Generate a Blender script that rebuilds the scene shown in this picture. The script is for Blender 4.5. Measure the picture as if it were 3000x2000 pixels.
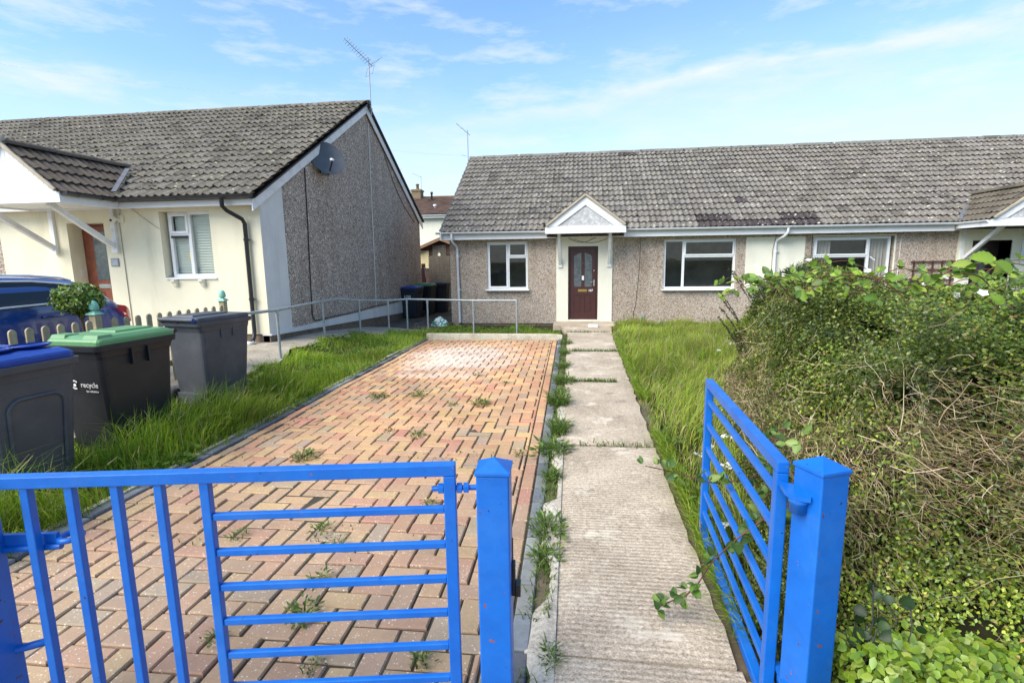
import bpy, math, random
import numpy as np
from mathutils import Vector, Matrix
random.seed(7); rng = np.random.default_rng(11)
R = math.radians
for c in list(bpy.data.objects): bpy.data.objects.remove(c)
scene = bpy.context.scene
COL = scene.collection
ORG = {}

# ------------------------------------------------------------------ helpers
def lin(r, g, b):
    f = lambda c: (c/255/12.92) if c/255 <= .04045 else ((c/255+.055)/1.055)**2.4
    return (f(r), f(g), f(b), 1.0)

def tag(o, label=None, cat=None, group=None, kind=None):
    if label: o['label'] = label
    if cat: o['category'] = cat
    if group: o['group'] = group
    if kind: o['kind'] = kind
    return o

def empty(name, loc, label=None, cat=None, group=None, rz=0):
    o = bpy.data.objects.new(name, None); COL.objects.link(o)
    o.empty_display_size = .1
    o.location = loc; o.rotation_euler = (0, 0, rz)
    ORG[o] = Vector(loc)
    return tag(o, label, cat, group)

def link(name, me, mat, parent, bevel=0, seg=2, local=False):
    o = bpy.data.objects.new(name, me); COL.objects.link(o)
    if mat is not None: me.materials.append(mat)
    if parent is not None:
        o.parent = parent
        ORG[o] = ORG.get(parent, Vector((0, 0, 0)))
        if not local and ORG[o].length > 0:
            me.transform(Matrix.Translation(-ORG[o]))
    else:
        ORG[o] = Vector((0, 0, 0))
    if bevel:
        m = o.modifiers.new('bevel', 'BEVEL'); m.width = bevel; m.segments = seg
        m.limit_method = 'ANGLE'; m.angle_limit = R(40)
    return o

class MB:
    """collects shapes, builds one mesh object"""
    def __init__(s): s.v = []; s.f = []; s.c = []; s.sm = []; s.cur = (1, 1, 1, 1)
    def add(s, vs, fs, smooth=False):
        n = len(s.v)
        s.v += [tuple(p) for p in vs]; s.c += [s.cur]*len(vs)
        for f in fs: s.f.append(tuple(i+n for i in f)); s.sm.append(smooth)
        return s
    def box(s, x0, x1, y0, y1, z0, z1, M=None):
        vs = [(x, y, z) for z in (z0, z1) for y in (y0, y1) for x in (x0, x1)]
        if M is not None: vs = [M @ Vector(p) for p in vs]
        return s.add(vs, [(0, 2, 3, 1), (4, 5, 7, 6), (0, 1, 5, 4), (2, 6, 7, 3), (0, 4, 6, 2), (1, 3, 7, 5)])
    def frustum(s, b, t, z0, z1, M=None):
        """b,t = (x0,x1,y0,y1) rectangles"""
        vs = [(x, y, z0) for y in b[2:] for x in b[:2]]+[(x, y, z1) for y in t[2:] for x in t[:2]]
        if M is not None: vs = [M @ Vector(p) for p in vs]
        return s.add(vs, [(0, 2, 3, 1), (4, 5, 7, 6), (0, 1, 5, 4), (2, 6, 7, 3), (0, 4, 6, 2), (1, 3, 7, 5)])
    def bar(s, a, b, w, h=None, up=(0, 0, 1)):
        """square bar from a to b"""
        a = Vector(a); b = Vector(b); h = h or w
        d = (b-a).normalized(); u = Vector(up)
        if abs(d.dot(u)) > .99: u = Vector((0, 1, 0))
        r = d.cross(u).normalized(); u = r.cross(d).normalized()
        vs = [p+r*sx*w/2+u*sz*h/2 for p in (a, b) for sz in (-1, 1) for sx in (-1, 1)]
        return s.add(vs, [(0, 1, 3, 2), (4, 6, 7, 5), (0, 4, 5, 1), (2, 3, 7, 6), (0, 2, 6, 4), (1, 5, 7, 3)])
    def tube(s, pts, r, n=10, caps=True, smooth=True):
        pts = [Vector(p) for p in pts]; rs = r if isinstance(r, (list, tuple)) else [r]*len(pts)
        vs = []; prev = None
        for i, p in enumerate(pts):
            d = (pts[min(i+1, len(pts)-1)]-pts[max(i-1, 0)]).normalized()
            if prev is None:
                u = Vector((0, 0, 1)) if abs(d.z) < .9 else Vector((1, 0, 0))
            else: u = prev
            a = d.cross(u).normalized(); u2 = a.cross(d).normalized(); prev = u2
            for k in range(n):
                t = 2*math.pi*k/n
                vs.append(p+(a*math.cos(t)+u2*math.sin(t))*rs[i])
        fs = []
        for i in range(len(pts)-1):
            for k in range(n):
                fs.append((i*n+k, i*n+(k+1) % n, (i+1)*n+(k+1) % n, (i+1)*n+k))
        s.add(vs, fs, smooth)
        if caps:
            s.add(vs[:n], [tuple(range(n))[::-1]]); s.add(vs[-n:], [tuple(range(n))])
        return s
    def lathe(s, prof, c=(0, 0, 0), n=20, M=None, smooth=True):
        vs = []
        for r, z in prof:
            for k in range(n):
                t = 2*math.pi*k/n
                p = Vector((r*math.cos(t), r*math.sin(t), z))
                vs.append((M @ p if M is not None else p)+Vector(c))
        fs = [(i*n+k, i*n+(k+1) % n, (i+1)*n+(k+1) % n, (i+1)*n+k) for i in range(len(prof)-1) for k in range(n)]
        return s.add(vs, fs, smooth)
    def prism(s, poly, axis, a, b, M=None):
        """poly = 2D points in the other two axes, extruded along axis from a to b"""
        def P(u, v, w):
            return {'x': (w, u, v), 'y': (u, w, v), 'z': (u, v, w)}[axis]
        n = len(poly)
        vs = [P(u, v, a) for u, v in poly]+[P(u, v, b) for u, v in poly]
        if M is not None: vs = [M @ Vector(p) for p in vs]
        fs = [tuple(range(n))[::-1], tuple(range(n, 2*n))]+[(i, (i+1) % n, n+(i+1) % n, n+i) for i in range(n)]
        return s.add(vs, fs)
    def build(s, name, mat, parent=None, bevel=0, seg=2, local=False, col=False, fix=True):
        me = bpy.data.meshes.new(name)
        me.from_pydata([tuple(p) for p in s.v], [], s.f)
        me.polygons.foreach_set('use_smooth', s.sm)
        if col:
            at = me.color_attributes.new('col', 'FLOAT_COLOR', 'POINT')
            at.data.foreach_set('color', np.array(s.c, dtype=np.float32).ravel())
        me.update()
        if fix:
            import bmesh
            bm = bmesh.new(); bm.from_mesh(me)
            bmesh.ops.recalc_face_normals(bm, faces=bm.faces); bm.to_mesh(me); bm.free()
        return link(name, me, mat, parent, bevel, seg, local)

def tri_mesh(name, V, T, C, mat, parent=None, smooth=False):
    me = bpy.data.meshes.new(name)
    V = np.asarray(V, np.float32); T = np.asarray(T, np.int32)
    me.vertices.add(len(V)); me.vertices.foreach_set('co', V.ravel())
    me.loops.add(T.size); me.loops.foreach_set('vertex_index', T.ravel())
    me.polygons.add(len(T)); me.polygons.foreach_set('loop_start', np.arange(0, T.size, 3, dtype=np.int32))
    me.polygons.foreach_set('loop_total', np.full(len(T), 3, np.int32))
    if smooth: me.polygons.foreach_set('use_smooth', np.ones(len(T), bool))
    me.update(calc_edges=True)
    at = me.color_attributes.new('col', 'FLOAT_COLOR', 'POINT')
    C = np.asarray(C, np.float32)
    if C.shape[1] == 3: C = np.hstack([C, np.ones((len(C), 1), np.float32)])
    at.data.foreach_set('color', C.ravel())
    return link(name, me, mat, parent)

def copy_tree(o, parent=None):
    c = o.copy(); COL.objects.link(c)
    if parent is not None: c.parent = parent
    ORG[c] = Vector(ORG.get(o, Vector()))
    for ch in [k for k in bpy.data.objects if k.parent == o]: copy_tree(ch, c)
    return c

def text(body, size, mat, parent, M, name='lettering', ext=.0015, bold=0.0):
    cu = bpy.data.curves.new(name, 'FONT'); cu.body = body; cu.size = size
    cu.extrude = ext; cu.align_x = 'CENTER'; cu.align_y = 'CENTER'; cu.offset = bold
    tmp = bpy.data.objects.new(name, cu); COL.objects.link(tmp)
    me = bpy.data.meshes.new_from_object(tmp.evaluated_get(bpy.context.evaluated_depsgraph_get()))
    bpy.data.objects.remove(tmp); bpy.data.curves.remove(cu)
    o = bpy.data.objects.new(name, me); COL.objects.link(o)
    me.materials.clear(); me.materials.append(mat); o.parent = parent
    off = ORG.get(parent, Vector())
    o.matrix_local = Matrix.Translation(-off) @ M
    return o

# ------------------------------------------------------------------ materials
def new_mat(name):
    m = bpy.data.materials.new(name); m.use_nodes = True
    nt = m.node_tree; b = nt.nodes['Principled BSDF']
    return m, nt, b

def N(nt, t, **k):
    n = nt.nodes.new(t)
    for a, v in k.items():
        if a in n.inputs.keys() if isinstance(a, str) else False: n.inputs[a].default_value = v
        else: setattr(n, a, v)
    return n

def noise(nt, scale, detail=4, rough=.55, vec=None, dim='3D'):
    n = nt.nodes.new('ShaderNodeTexNoise'); n.inputs['Scale'].default_value = scale
    n.inputs['Detail'].default_value = detail; n.inputs['Roughness'].default_value = rough
    if vec is not None: nt.links.new(vec, n.inputs['Vector'])
    return n

def ramp(nt, fac, stops, interp='LINEAR'):
    r = nt.nodes.new('ShaderNodeValToRGB'); r.color_ramp.interpolation = interp
    e = r.color_ramp.elements
    e[0].position, e[0].color = stops[0]; e[1].position, e[1].color = stops[-1]
    for p, c in stops[1:-1]:
        x = e.new(p); x.color = c
    nt.links.new(fac, r.inputs['Fac']); return r

def mix(nt, fac, a, b, mode='MIX'):
    m = nt.nodes.new('ShaderNodeMix'); m.data_type = 'RGBA'; m.blend_type = mode
    for s, v in ((0, fac), (6, a), (7, b)):
        if hasattr(v, 'links') or hasattr(v, 'is_output'): nt.links.new(v, m.inputs[s])
        else: m.inputs[s].default_value = v
    return m.outputs[2]

def math_(nt, op, a, b=None, clamp=False):
    m = nt.nodes.new('ShaderNodeMath'); m.operation = op; m.use_clamp = clamp
    for i, v in enumerate((a, b)):
        if v is None: continue
        if hasattr(v, 'is_output'): nt.links.new(v, m.inputs[i])
        else: m.inputs[i].default_value = v
    return m.outputs[0]

def bump(nt, b, h, strength=.4, dist=.01):
    n = nt.nodes.new('ShaderNodeBump'); n.inputs['Strength'].default_value = strength
    n.inputs['Distance'].default_value = dist
    nt.links.new(h, n.inputs['Height']); nt.links.new(n.outputs['Normal'], b.inputs['Normal'])

def objco(nt):
    t = nt.nodes.new('ShaderNodeTexCoord'); return t.outputs['Object']

def stretch(nt, vec, s):
    m = nt.nodes.new('ShaderNodeMapping'); m.inputs['Scale'].default_value = s
    nt.links.new(vec, m.inputs['Vector']); return m.outputs[0]

G1 = (0, 0, 0, 1); W1 = (1, 1, 1, 1)
def simple(name, col, rough=.6, var=.12, vscale=6, bstr=0, bscale=80, metal=0, spec=.5, grime=None, gscale=2.5, gamt=.5, streak=False):
    """base colour with broad mottling, optional dirt and fine relief"""
    m, nt, b = new_mat(name); co = objco(nt)
    n = noise(nt, vscale, 6, .6, co)
    dark = tuple(c*(1-var) for c in col[:3])+(1,); lite = tuple(min(1, c*(1+var)) for c in col[:3])+(1,)
    c = ramp(nt, n.outputs['Fac'], [(.3, dark), (.7, lite)]).outputs['Color']
    if grime is not None:
        v = stretch(nt, co, (1, 1, .18)) if streak else co
        g = noise(nt, gscale, 8, .65, v)
        f = ramp(nt, g.outputs['Fac'], [(.48, G1), (.72, (gamt, gamt, gamt, 1))]).outputs['Color']
        c = mix(nt, f, c, grime)
    nt.links.new(c, b.inputs['Base Color'])
    b.inputs['Roughness'].default_value = rough; b.inputs['Metallic'].default_value = metal
    b.inputs['Specular IOR Level'].default_value = spec
    if bstr:
        h = noise(nt, bscale, 4, .6, co); bump(nt, b, h.outputs['Fac'], bstr, .004)
    return m

def pebble(name, cols, scale=42, tint=None, mort=None):
    m, nt, b = new_mat(name); co = objco(nt)
    wv = noise(nt, 9, 3, .6, co)
    add = nt.nodes.new('ShaderNodeVectorMath'); add.operation = 'MULTIPLY_ADD'
    nt.links.new(wv.outputs['Color'], add.inputs[0]); add.inputs[1].default_value = (.05,)*3; nt.links.new(co, add.inputs[2])
    v = nt.nodes.new('ShaderNodeTexVoronoi'); v.inputs['Scale'].default_value = scale
    nt.links.new(add.outputs[0], v.inputs['Vector'])
    sep = nt.nodes.new('ShaderNodeSeparateColor'); nt.links.new(v.outputs['Color'], sep.inputs[0])
    st = [(i/(len(cols)-1), c) for i, c in enumerate(cols)]
    c = ramp(nt, sep.outputs[0], st).outputs['Color']
    v2 = nt.nodes.new('ShaderNodeTexVoronoi'); v2.feature = 'DISTANCE_TO_EDGE'; v2.inputs['Scale'].default_value = scale
    nt.links.new(add.outputs[0], v2.inputs['Vector'])
    e = ramp(nt, v2.outputs['Distance'], [(.02, G1), (.14, W1)]).outputs['Color']
    c = mix(nt, e, mort or tuple(x*.55 for x in cols[0][:3])+(1,), c)
    n = noise(nt, 1.1, 7, .6, co)
    f = ramp(nt, n.outputs['Fac'], [(.38, (.0, .0, .0, 1)), (.75, (.7, .7, .7, 1))]).outputs['Color']
    if tint:
        c = mix(nt, f, c, tint, 'MULTIPLY')
        ns = noise(nt, 2.4, 7, .65, stretch(nt, co, (1, 1, .14)))
        fs_ = ramp(nt, ns.outputs['Fac'], [(.52, G1), (.72, (.55, .55, .55, 1))]).outputs['Color']
        c = mix(nt, fs_, c, (.66, .60, .54, 1), 'MULTIPLY')
    nt.links.new(c, b.inputs['Base Color']); b.inputs['Roughness'].default_value = .9
    b.inputs['Specular IOR Level'].default_value = .25
    bump(nt, b, e, .7, .012)
    return m

def attr_mat(name, rough=.8, nscale=30, namt=.25, bstr=.3, bscale=90, spots=None, spec=.3, spot_scale=9, spot_t=(.12, .2), broad=.2, moss=None, zone=None):
    """colour from the mesh's own 'col' attribute, broken up with noise; optional lichen spots"""
    m, nt, b = new_mat(name); co = objco(nt)
    a = nt.nodes.new('ShaderNodeVertexColor'); a.layer_name = 'col'
    n = noise(nt, nscale, 6, .65, co); k = 1-namt
    g = ramp(nt, n.outputs['Fac'], [(.25, (k, k, k, 1)), (.75, (1+namt, 1+namt, 1+namt, 1))]).outputs['Color']
    c = mix(nt, 1.0, a.outputs['Color'], g, 'MULTIPLY')
    nb = noise(nt, 1.3, 5, .6, co); k = 1-broad
    g2 = ramp(nt, nb.outputs['Fac'], [(.3, (k, k, k, 1)), (.7, (1+broad, 1+broad, 1+broad, 1))]).outputs['Color']
    c = mix(nt, 1.0, c, g2, 'MULTIPLY')
    if moss:
        nm = noise(nt, 5, 8, .7, co)
        f = ramp(nt, nm.outputs['Fac'], [(.52, G1), (.7, (.6, .6, .6, 1))]).outputs['Color']
        c = mix(nt, f, c, moss)
    if spots:
        wv = noise(nt, 14, 3, .6, co)
        add = nt.nodes.new('ShaderNodeVectorMath'); add.operation = 'MULTIPLY_ADD'
        nt.links.new(wv.outputs['Color'], add.inputs[0]); add.inputs[1].default_value = (.09,)*3; nt.links.new(co, add.inputs[2])
        for i, (sc, t, colr) in enumerate(spots):
            v = nt.nodes.new('ShaderNodeTexVoronoi'); v.inputs['Scale'].default_value = sc
            nt.links.new(add.outputs[0], v.inputs['Vector'])
            sep = nt.nodes.new('ShaderNodeSeparateColor'); nt.links.new(v.outputs['Color'], sep.inputs[0])
            big = math_(nt, 'MULTIPLY', sep.outputs[0], t)
            d = math_(nt, 'SUBTRACT', big, v.outputs['Distance'])
            f = ramp(nt, d, [(.0, G1), (.05, W1)]).outputs['Color']
            c = mix(nt, f, c, colr)
    if zone: c = zone(nt, co, c)
    nt.links.new(c, b.inputs['Base Color']); b.inputs['Roughness'].default_value = rough
    b.inputs['Specular IOR Level'].default_value = spec
    if bstr:
        h = noise(nt, bscale, 5, .65, co); bump(nt, b, h.outputs['Fac'], bstr, .006)
    return m

def leaf_mat(name, rough=.45, trans=.35, spec=.4):
    m, nt, b = new_mat(name)
    a = nt.nodes.new('ShaderNodeVertexColor'); a.layer_name = 'col'
    nt.links.new(a.outputs['Color'], b.inputs['Base Color']); b.inputs['Roughness'].default_value = rough
    b.inputs['Specular IOR Level'].default_value = spec
    t = nt.nodes.new('ShaderNodeBsdfTranslucent')
    br = mix(nt, 1.0, a.outputs['Color'], (1.25, 1.35, .7, 1), 'MULTIPLY'); nt.links.new(br, t.inputs['Color'])
    s = nt.nodes.new('ShaderNodeMixShader'); s.inputs[0].default_value = trans
    nt.links.new(b.outputs[0], s.inputs[1]); nt.links.new(t.outputs[0], s.inputs[2])
    nt.links.new(s.outputs[0], nt.nodes['Material Output'].inputs['Surface'])
    return m

def glass_mat(name, tint=(.95, .965, .96, 1)):
    m, nt, b = new_mat(name); nt.nodes.remove(b)
    g = nt.nodes.new('ShaderNodeBsdfGlossy'); g.inputs['Roughness'].default_value = .015
    t = nt.nodes.new('ShaderNodeBsdfTransparent'); t.inputs['Color'].default_value = tint
    lw = nt.nodes.new('ShaderNodeLayerWeight'); lw.inputs['Blend'].default_value = .5
    fr = math_(nt, 'ADD', math_(nt, 'MULTIPLY', math_(nt, 'POWER', lw.outputs['Facing'], 4.0), .8), .07)
    s = nt.nodes.new('ShaderNodeMixShader')
    nt.links.new(fr, s.inputs[0]); nt.links.new(t.outputs[0], s.inputs[1]); nt.links.new(g.outputs[0], s.inputs[2])
    nt.links.new(s.outputs[0], nt.nodes['Material Output'].inputs['Surface'])
    return m

M_ = {}
M_['upvc'] = simple('white_upvc', (.78, .79, .80, 1), .35, .03, 3, grime=(.45, .45, .42, 1), gscale=4, gamt=.18)
M_['wpaint'] = simple('white_painted_wood', (.76, .77, .78, 1), .5, .05, 8, grime=(.36, .34, .30, 1), gscale=5, gamt=.4, bstr=.15)
M_['flaky'] = simple('flaking_grey_paint', (.42, .43, .44, 1), .7, .15, 10, grime=(.72, .73, .74, 1), gscale=16, gamt=.95, bstr=.3)
M_['cream'] = simple('cream_render', (.76, .71, .54, 1), .85, .05, 2, bstr=.5, bscale=130, grime=(.50, .46, .32, 1), gscale=2.2, gamt=.6, streak=True)
M_['cream2'] = simple('pale_cream_render', (.76, .74, .62, 1), .85, .05, 3, bstr=.3, bscale=150, grime=(.50, .46, .36, 1), gscale=2.2, gamt=.3, streak=True)
M_['offwhite'] = simple('off_white_render', (.66, .66, .65, 1), .85, .05, 3, bstr=.3, bscale=120, grime=(.42, .43, .43, 1), gscale=2.4, gamt=.5, streak=True)
M_['plinth'] = simple('brown_brick_plinth', (.17, .13, .10, 1), .9, .3, 9, bstr=.5, bscale=60, grime=(.07, .06, .05, 1), gscale=6, gamt=.7)
M_['peb'] = pebble('pebbledash_buff', [lin(136, 116, 104), lin(196, 176, 158), lin(214, 198, 180), lin(222, 210, 196), lin(190, 182, 176), lin(236, 228, 216)], 40, (.86, .80, .74, 1), lin(150, 134, 120))
M_['pebgrey'] = pebble('pebbledash_grey', [lin(130, 116, 106), lin(184, 168, 156), lin(208, 192, 180), lin(222, 210, 196), lin(196, 182, 170), lin(246, 236, 220)], 32, (.86, .84, .82, 1), lin(134, 120, 110))
M_['black'] = simple('black_upvc', (.014, .015, .018, 1), .3, .2, 5)
M_['white_pipe'] = simple('white_pipe_upvc', (.72, .74, .77, 1), .35, .05, 3, grime=(.32, .34, .32, 1), gscale=3, gamt=.35, streak=True)
M_['lead'] = simple('lead_flashing', (.13, .135, .15, 1), .55, .2, 8, bstr=.2)
M_['mortar'] = simple('buff_mortar', (.42, .37, .28, 1), .95, .15, 12, bstr=.6, bscale=50, grime=(.22, .20, .17, 1), gscale=6, gamt=.6)
M_['glass'] = glass_mat('window_glass')
M_['dark'] = simple('dark_interior', (.30, .30, .27, 1), .9, .3, 2)
M_['darker'] = simple('unlit_recess', (.02, .02, .02, 1), .9, .2, 2)
M_['maroon'] = simple('maroon_door_paint', (.055, .016, .015, 1), .38, .12, 6)
M_['redwood'] = simple('red_brown_door_stain', (.23, .062, .030, 1), .42, .3, 7, grime=(.10, .03, .02, 1), gscale=10, gamt=.5)
M_['darkdoor'] = simple('dark_brown_door', (.035, .022, .020, 1), .4, .2, 6)
M_['brass'] = simple('brass', (.45, .32, .10, 1), .35, .1, 20, metal=.9)
M_['trim'] = simple('satin_bright_trim', (.80, .81, .82, 1), .42, .04, 20, metal=.6)
M_['chrome'] = simple('chrome', (.75, .76, .78, 1), .18, .04, 20, metal=1)
M_['frost'] = simple('frosted_door_glass', (.10, .12, .13, 1), .12, .35, 14, spec=.7)
M_['paintwhite'] = simple('white_sign_paint', (.8, .8, .8, 1), .5, .03, 10)
M_['curtain'] = simple('grey_curtain_fabric', (.42, .40, .37, 1), .9, .12, 5)
M_['blind'] = simple('pale_green_blind', (.60, .65, .57, 1), .6, .05, 4)
M_['cable'] = simple('black_cable', (.016, .016, .017, 1), .5, .1, 9)
M_['pvcwhite'] = simple('white_conduit', (.68, .68, .66, 1), .5, .08, 4)
M_['galv'] = simple('galvanised_steel', (.36, .40, .41, 1), .5, .18, 14, metal=.35, grime=(.22, .23, .22, 1), gscale=10, gamt=.5, bstr=.15, bscale=150)
M_['alu'] = simple('weathered_aluminium', (.34, .36, .40, 1), .45, .15, 14, metal=.6)
M_['dish'] = simple('grey_dish_paint', (.085, .095, .11, 1), .5, .12, 8)
M_['timber'] = simple('weathered_timber', (.42, .35, .215, 1), .85, .2, 14, bstr=.4, bscale=70, grime=(.15, .14, .11, 1), gscale=7, gamt=.6, streak=True)
M_['fencegrey'] = simple('grey_fence_boards', (.17, .145, .115, 1), .9, .25, 10, bstr=.3, grime=(.09, .085, .075, 1), gscale=8, gamt=.7, streak=True)
M_['shed'] = simple('brown_shed_boards', (.075, .032, .022, 1), .75, .25, 9)
M_['shedwin'] = simple('cream_shed_panel', (.62, .54, .30, 1), .6, .08, 4)
M_['verd'] = simple('verdigris_paint', (.20, .47, .36, 1), .55, .12, 16, grime=(.36, .58, .46, 1), gscale=12, gamt=.5)
M_['binblack'] = simple('black_bin_plastic', (.010, .012, .017, 1), .5, .12, 4, grime=(.03, .032, .038, 1), gscale=4, gamt=.35, bstr=.12, bscale=260)
M_['bingrey'] = simple('grey_bin_plastic', (.055, .062, .076, 1), .52, .12, 4, grime=(.11, .118, .13, 1), gscale=3, gamt=.55, bstr=.12, bscale=260)
M_['bindark'] = simple('dark_blue_bin_plastic', (.016, .022, .034, 1), .5, .12, 4)
M_['lidblue'] = simple('blue_lid_plastic', (.012, .05, .29, 1), .36, .1, 5, grime=(.05, .10, .32, 1), gscale=5, gamt=.4)
M_['lidgreen'] = simple('green_lid_plastic', (.105, .26, .105, 1), .42, .08, 5, grime=(.19, .31, .18, 1), gscale=4, gamt=.5)
M_['rubber'] = simple('tyre_rubber', (.018, .018, .018, 1), .8, .1, 9)
M_['carpaint'] = simple('dark_blue_car_paint', (.008, .05, .24, 1), .18, .05, 3, spec=.6)
M_['carpaint'].node_tree.nodes['Principled BSDF'].inputs['Coat Weight'].default_value = 1.0
M_['carglass'] = simple('tinted_car_glass', (.012, .013, .016, 1), .06, .1, 3, spec=.6)
M_['taillight'] = simple('red_lamp_lens', (.50, .012, .02, 1), .15, .1, 9)
M_['tilebrown'] = attr_mat('brown_roof_tiles', .9, 25, .2, .2)
M_['brick'] = simple('chimney_brick', (.20, .15, .09, 1), .9, .3, 12)
M_['yellow'] = simple('yellow_sticker', (.75, .60, .06, 1), .5, .03, 5)
M_['plaque'] = simple('slate_plaque', (.22, .22, .24, 1), .5, .2, 20)
M_['leaf'] = leaf_mat('leaf')
M_['leafgloss'] = leaf_mat('glossy_leaf', .32, .25, .5)
M_['grassm'] = leaf_mat('grass_blade', .6, .4, .25)
M_['petal'] = leaf_mat('petal', .7, .35, .2)
M_['twig'] = attr_mat('dry_twig', .9, 40, .2, 0)
M_['bark'] = simple('shrub_stem', (.10, .075, .05, 1), .9, .3, 18)
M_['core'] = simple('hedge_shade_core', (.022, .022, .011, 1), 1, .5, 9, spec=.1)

def bluepaint():
    m, nt, b = new_mat('blue_gloss_paint'); co = objco(nt)
    n = noise(nt, 7, 6, .6, co)
    c = ramp(nt, n.outputs['Fac'], [(.3, (.002, .10, .44, 1)), (.72, (.004, .135, .55, 1))]).outputs['Color']
    s = noise(nt, 42, 3, .5, co)       # chips with rust / primer
    f = ramp(nt, s.outputs['Fac'], [(.705, G1), (.715, W1)]).outputs['Color']
    s2 = noise(nt, 9, 3, .5, co)
    chipc = ramp(nt, s2.outputs['Fac'], [(.45, (.02, .015, .03, 1)), (.6, (.30, .09, .05, 1))]).outputs['Color']
    c = mix(nt, f, c, chipc)
    d = noise(nt, 3, 8, .7, co)
    f2 = ramp(nt, d.outputs['Fac'], [(.48, G1), (.75, (.5, .5, .5, 1))]).outputs['Color']
    c = mix(nt, f2, c, (.045, .19, .54, 1))
    nt.links.new(c, b.inputs['Base Color']); b.inputs['Roughness'].default_value = .38
    h = noise(nt, 55, 4, .6, co); bump(nt, b, h.outputs['Fac'], .18, .004)
    return m
M_['blue'] = bluepaint()

# roof tiles: lichen spots white / ochre
M_['tile'] = attr_mat('concrete_roof_tiles', .92, 22, .28, .5, 70,
    spots=[(5.2, .23, lin(170, 168, 156)), (12, .30, lin(178, 176, 166)), (8, .36, lin(52, 49, 48))], broad=.16, moss=lin(92, 88, 78))
M_['tile2'] = attr_mat('mossy_roof_tiles', .92, 22, .28, .5, 70,
    spots=[(6.5, .24, lin(168, 164, 140)), (12, .28, lin(150, 146, 128)), (8, .36, lin(50, 46, 46))], broad=.16, moss=lin(112, 104, 76))
M_['tiledark'] = attr_mat('dark_porch_tiles', .85, 18, .3, .4, 70, broad=.2, moss=lin(110, 98, 76))

# ------------------------------------------------------------------ terrain
def ss(a, b, x):
    t = min(1, max(0, (x-a)/(b-a))); return t*t*(3-2*t)
def gz(y): return -.011*min(max(y, -2), 14.8)
def H(x, y):
    rise = (.15+.15*ss(6.3, 8.4, y))*(1-ss(9.3, 15, y))
    z = gz(y)+rise*ss(-3.7, -5.3, x)
    return z
def lineseg(pts, y):
    for (y0, x0), (y1, x1) in zip(pts, pts[1:]):
        if y <= y1: return x0+(x1-x0)*(y-y0)/(y1-y0)
    return pts[-1][1]
def Hedge_x(y): return lineseg([(1.4, 1.02), (2, .95), (3.2, 1.02), (5, 1.6), (7.4, 2.2), (8.4, 3.2), (10, 5)], y)

m, nt, b = new_mat('garden_soil'); co = objco(nt)
n1 = noise(nt, 9, 8, .7, co); n2 = noise(nt, .8, 5, .6, co)
c = ramp(nt, n1.outputs['Fac'], [(.3, (.022, .026, .010, 1)), (.55, (.05, .052, .02, 1)), (.75, (.085, .10, .03, 1))]).outputs['Color']
nt.links.new(c, b.inputs['Base Color']); b.inputs['Roughness'].default_value = 1; b.inputs['Specular IOR Level'].default_value = .1
bump(nt, b, n1.outputs['Fac'], .8, .03); M_['soil'] = m

def grid_ground():
    xs = sorted(set([-300, -120, -60, -30, -18]+list(np.arange(-14, 8.01, .3))+[12, 20, 40, 100, 300]))
    ys = sorted(set([-200, -60, -20, -6]+list(np.arange(-3, 22.01, .4))+[28, 40, 60, 100, 200, 600]))
    vs = []; nx = len(xs)
    for y in ys:
        for x in xs:
            z = H(x, y)-.05
            if -3.9 < x < 1.1 and y < 14.8: z -= .05
            if y < .8 and abs(x) < 90 and y > -21: z -= .2
            vs.append((x, y, z))
    fs = [(j*nx+i, j*nx+i+1, (j+1)*nx+i+1, (j+1)*nx+i) for j in range(len(ys)-1) for i in range(nx-1)]
    b_ = MB(); b_.add(vs, fs, True); o = b_.build('ground', M_['soil'], fix=False); tag(o, kind='structure')
grid_ground()

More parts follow.
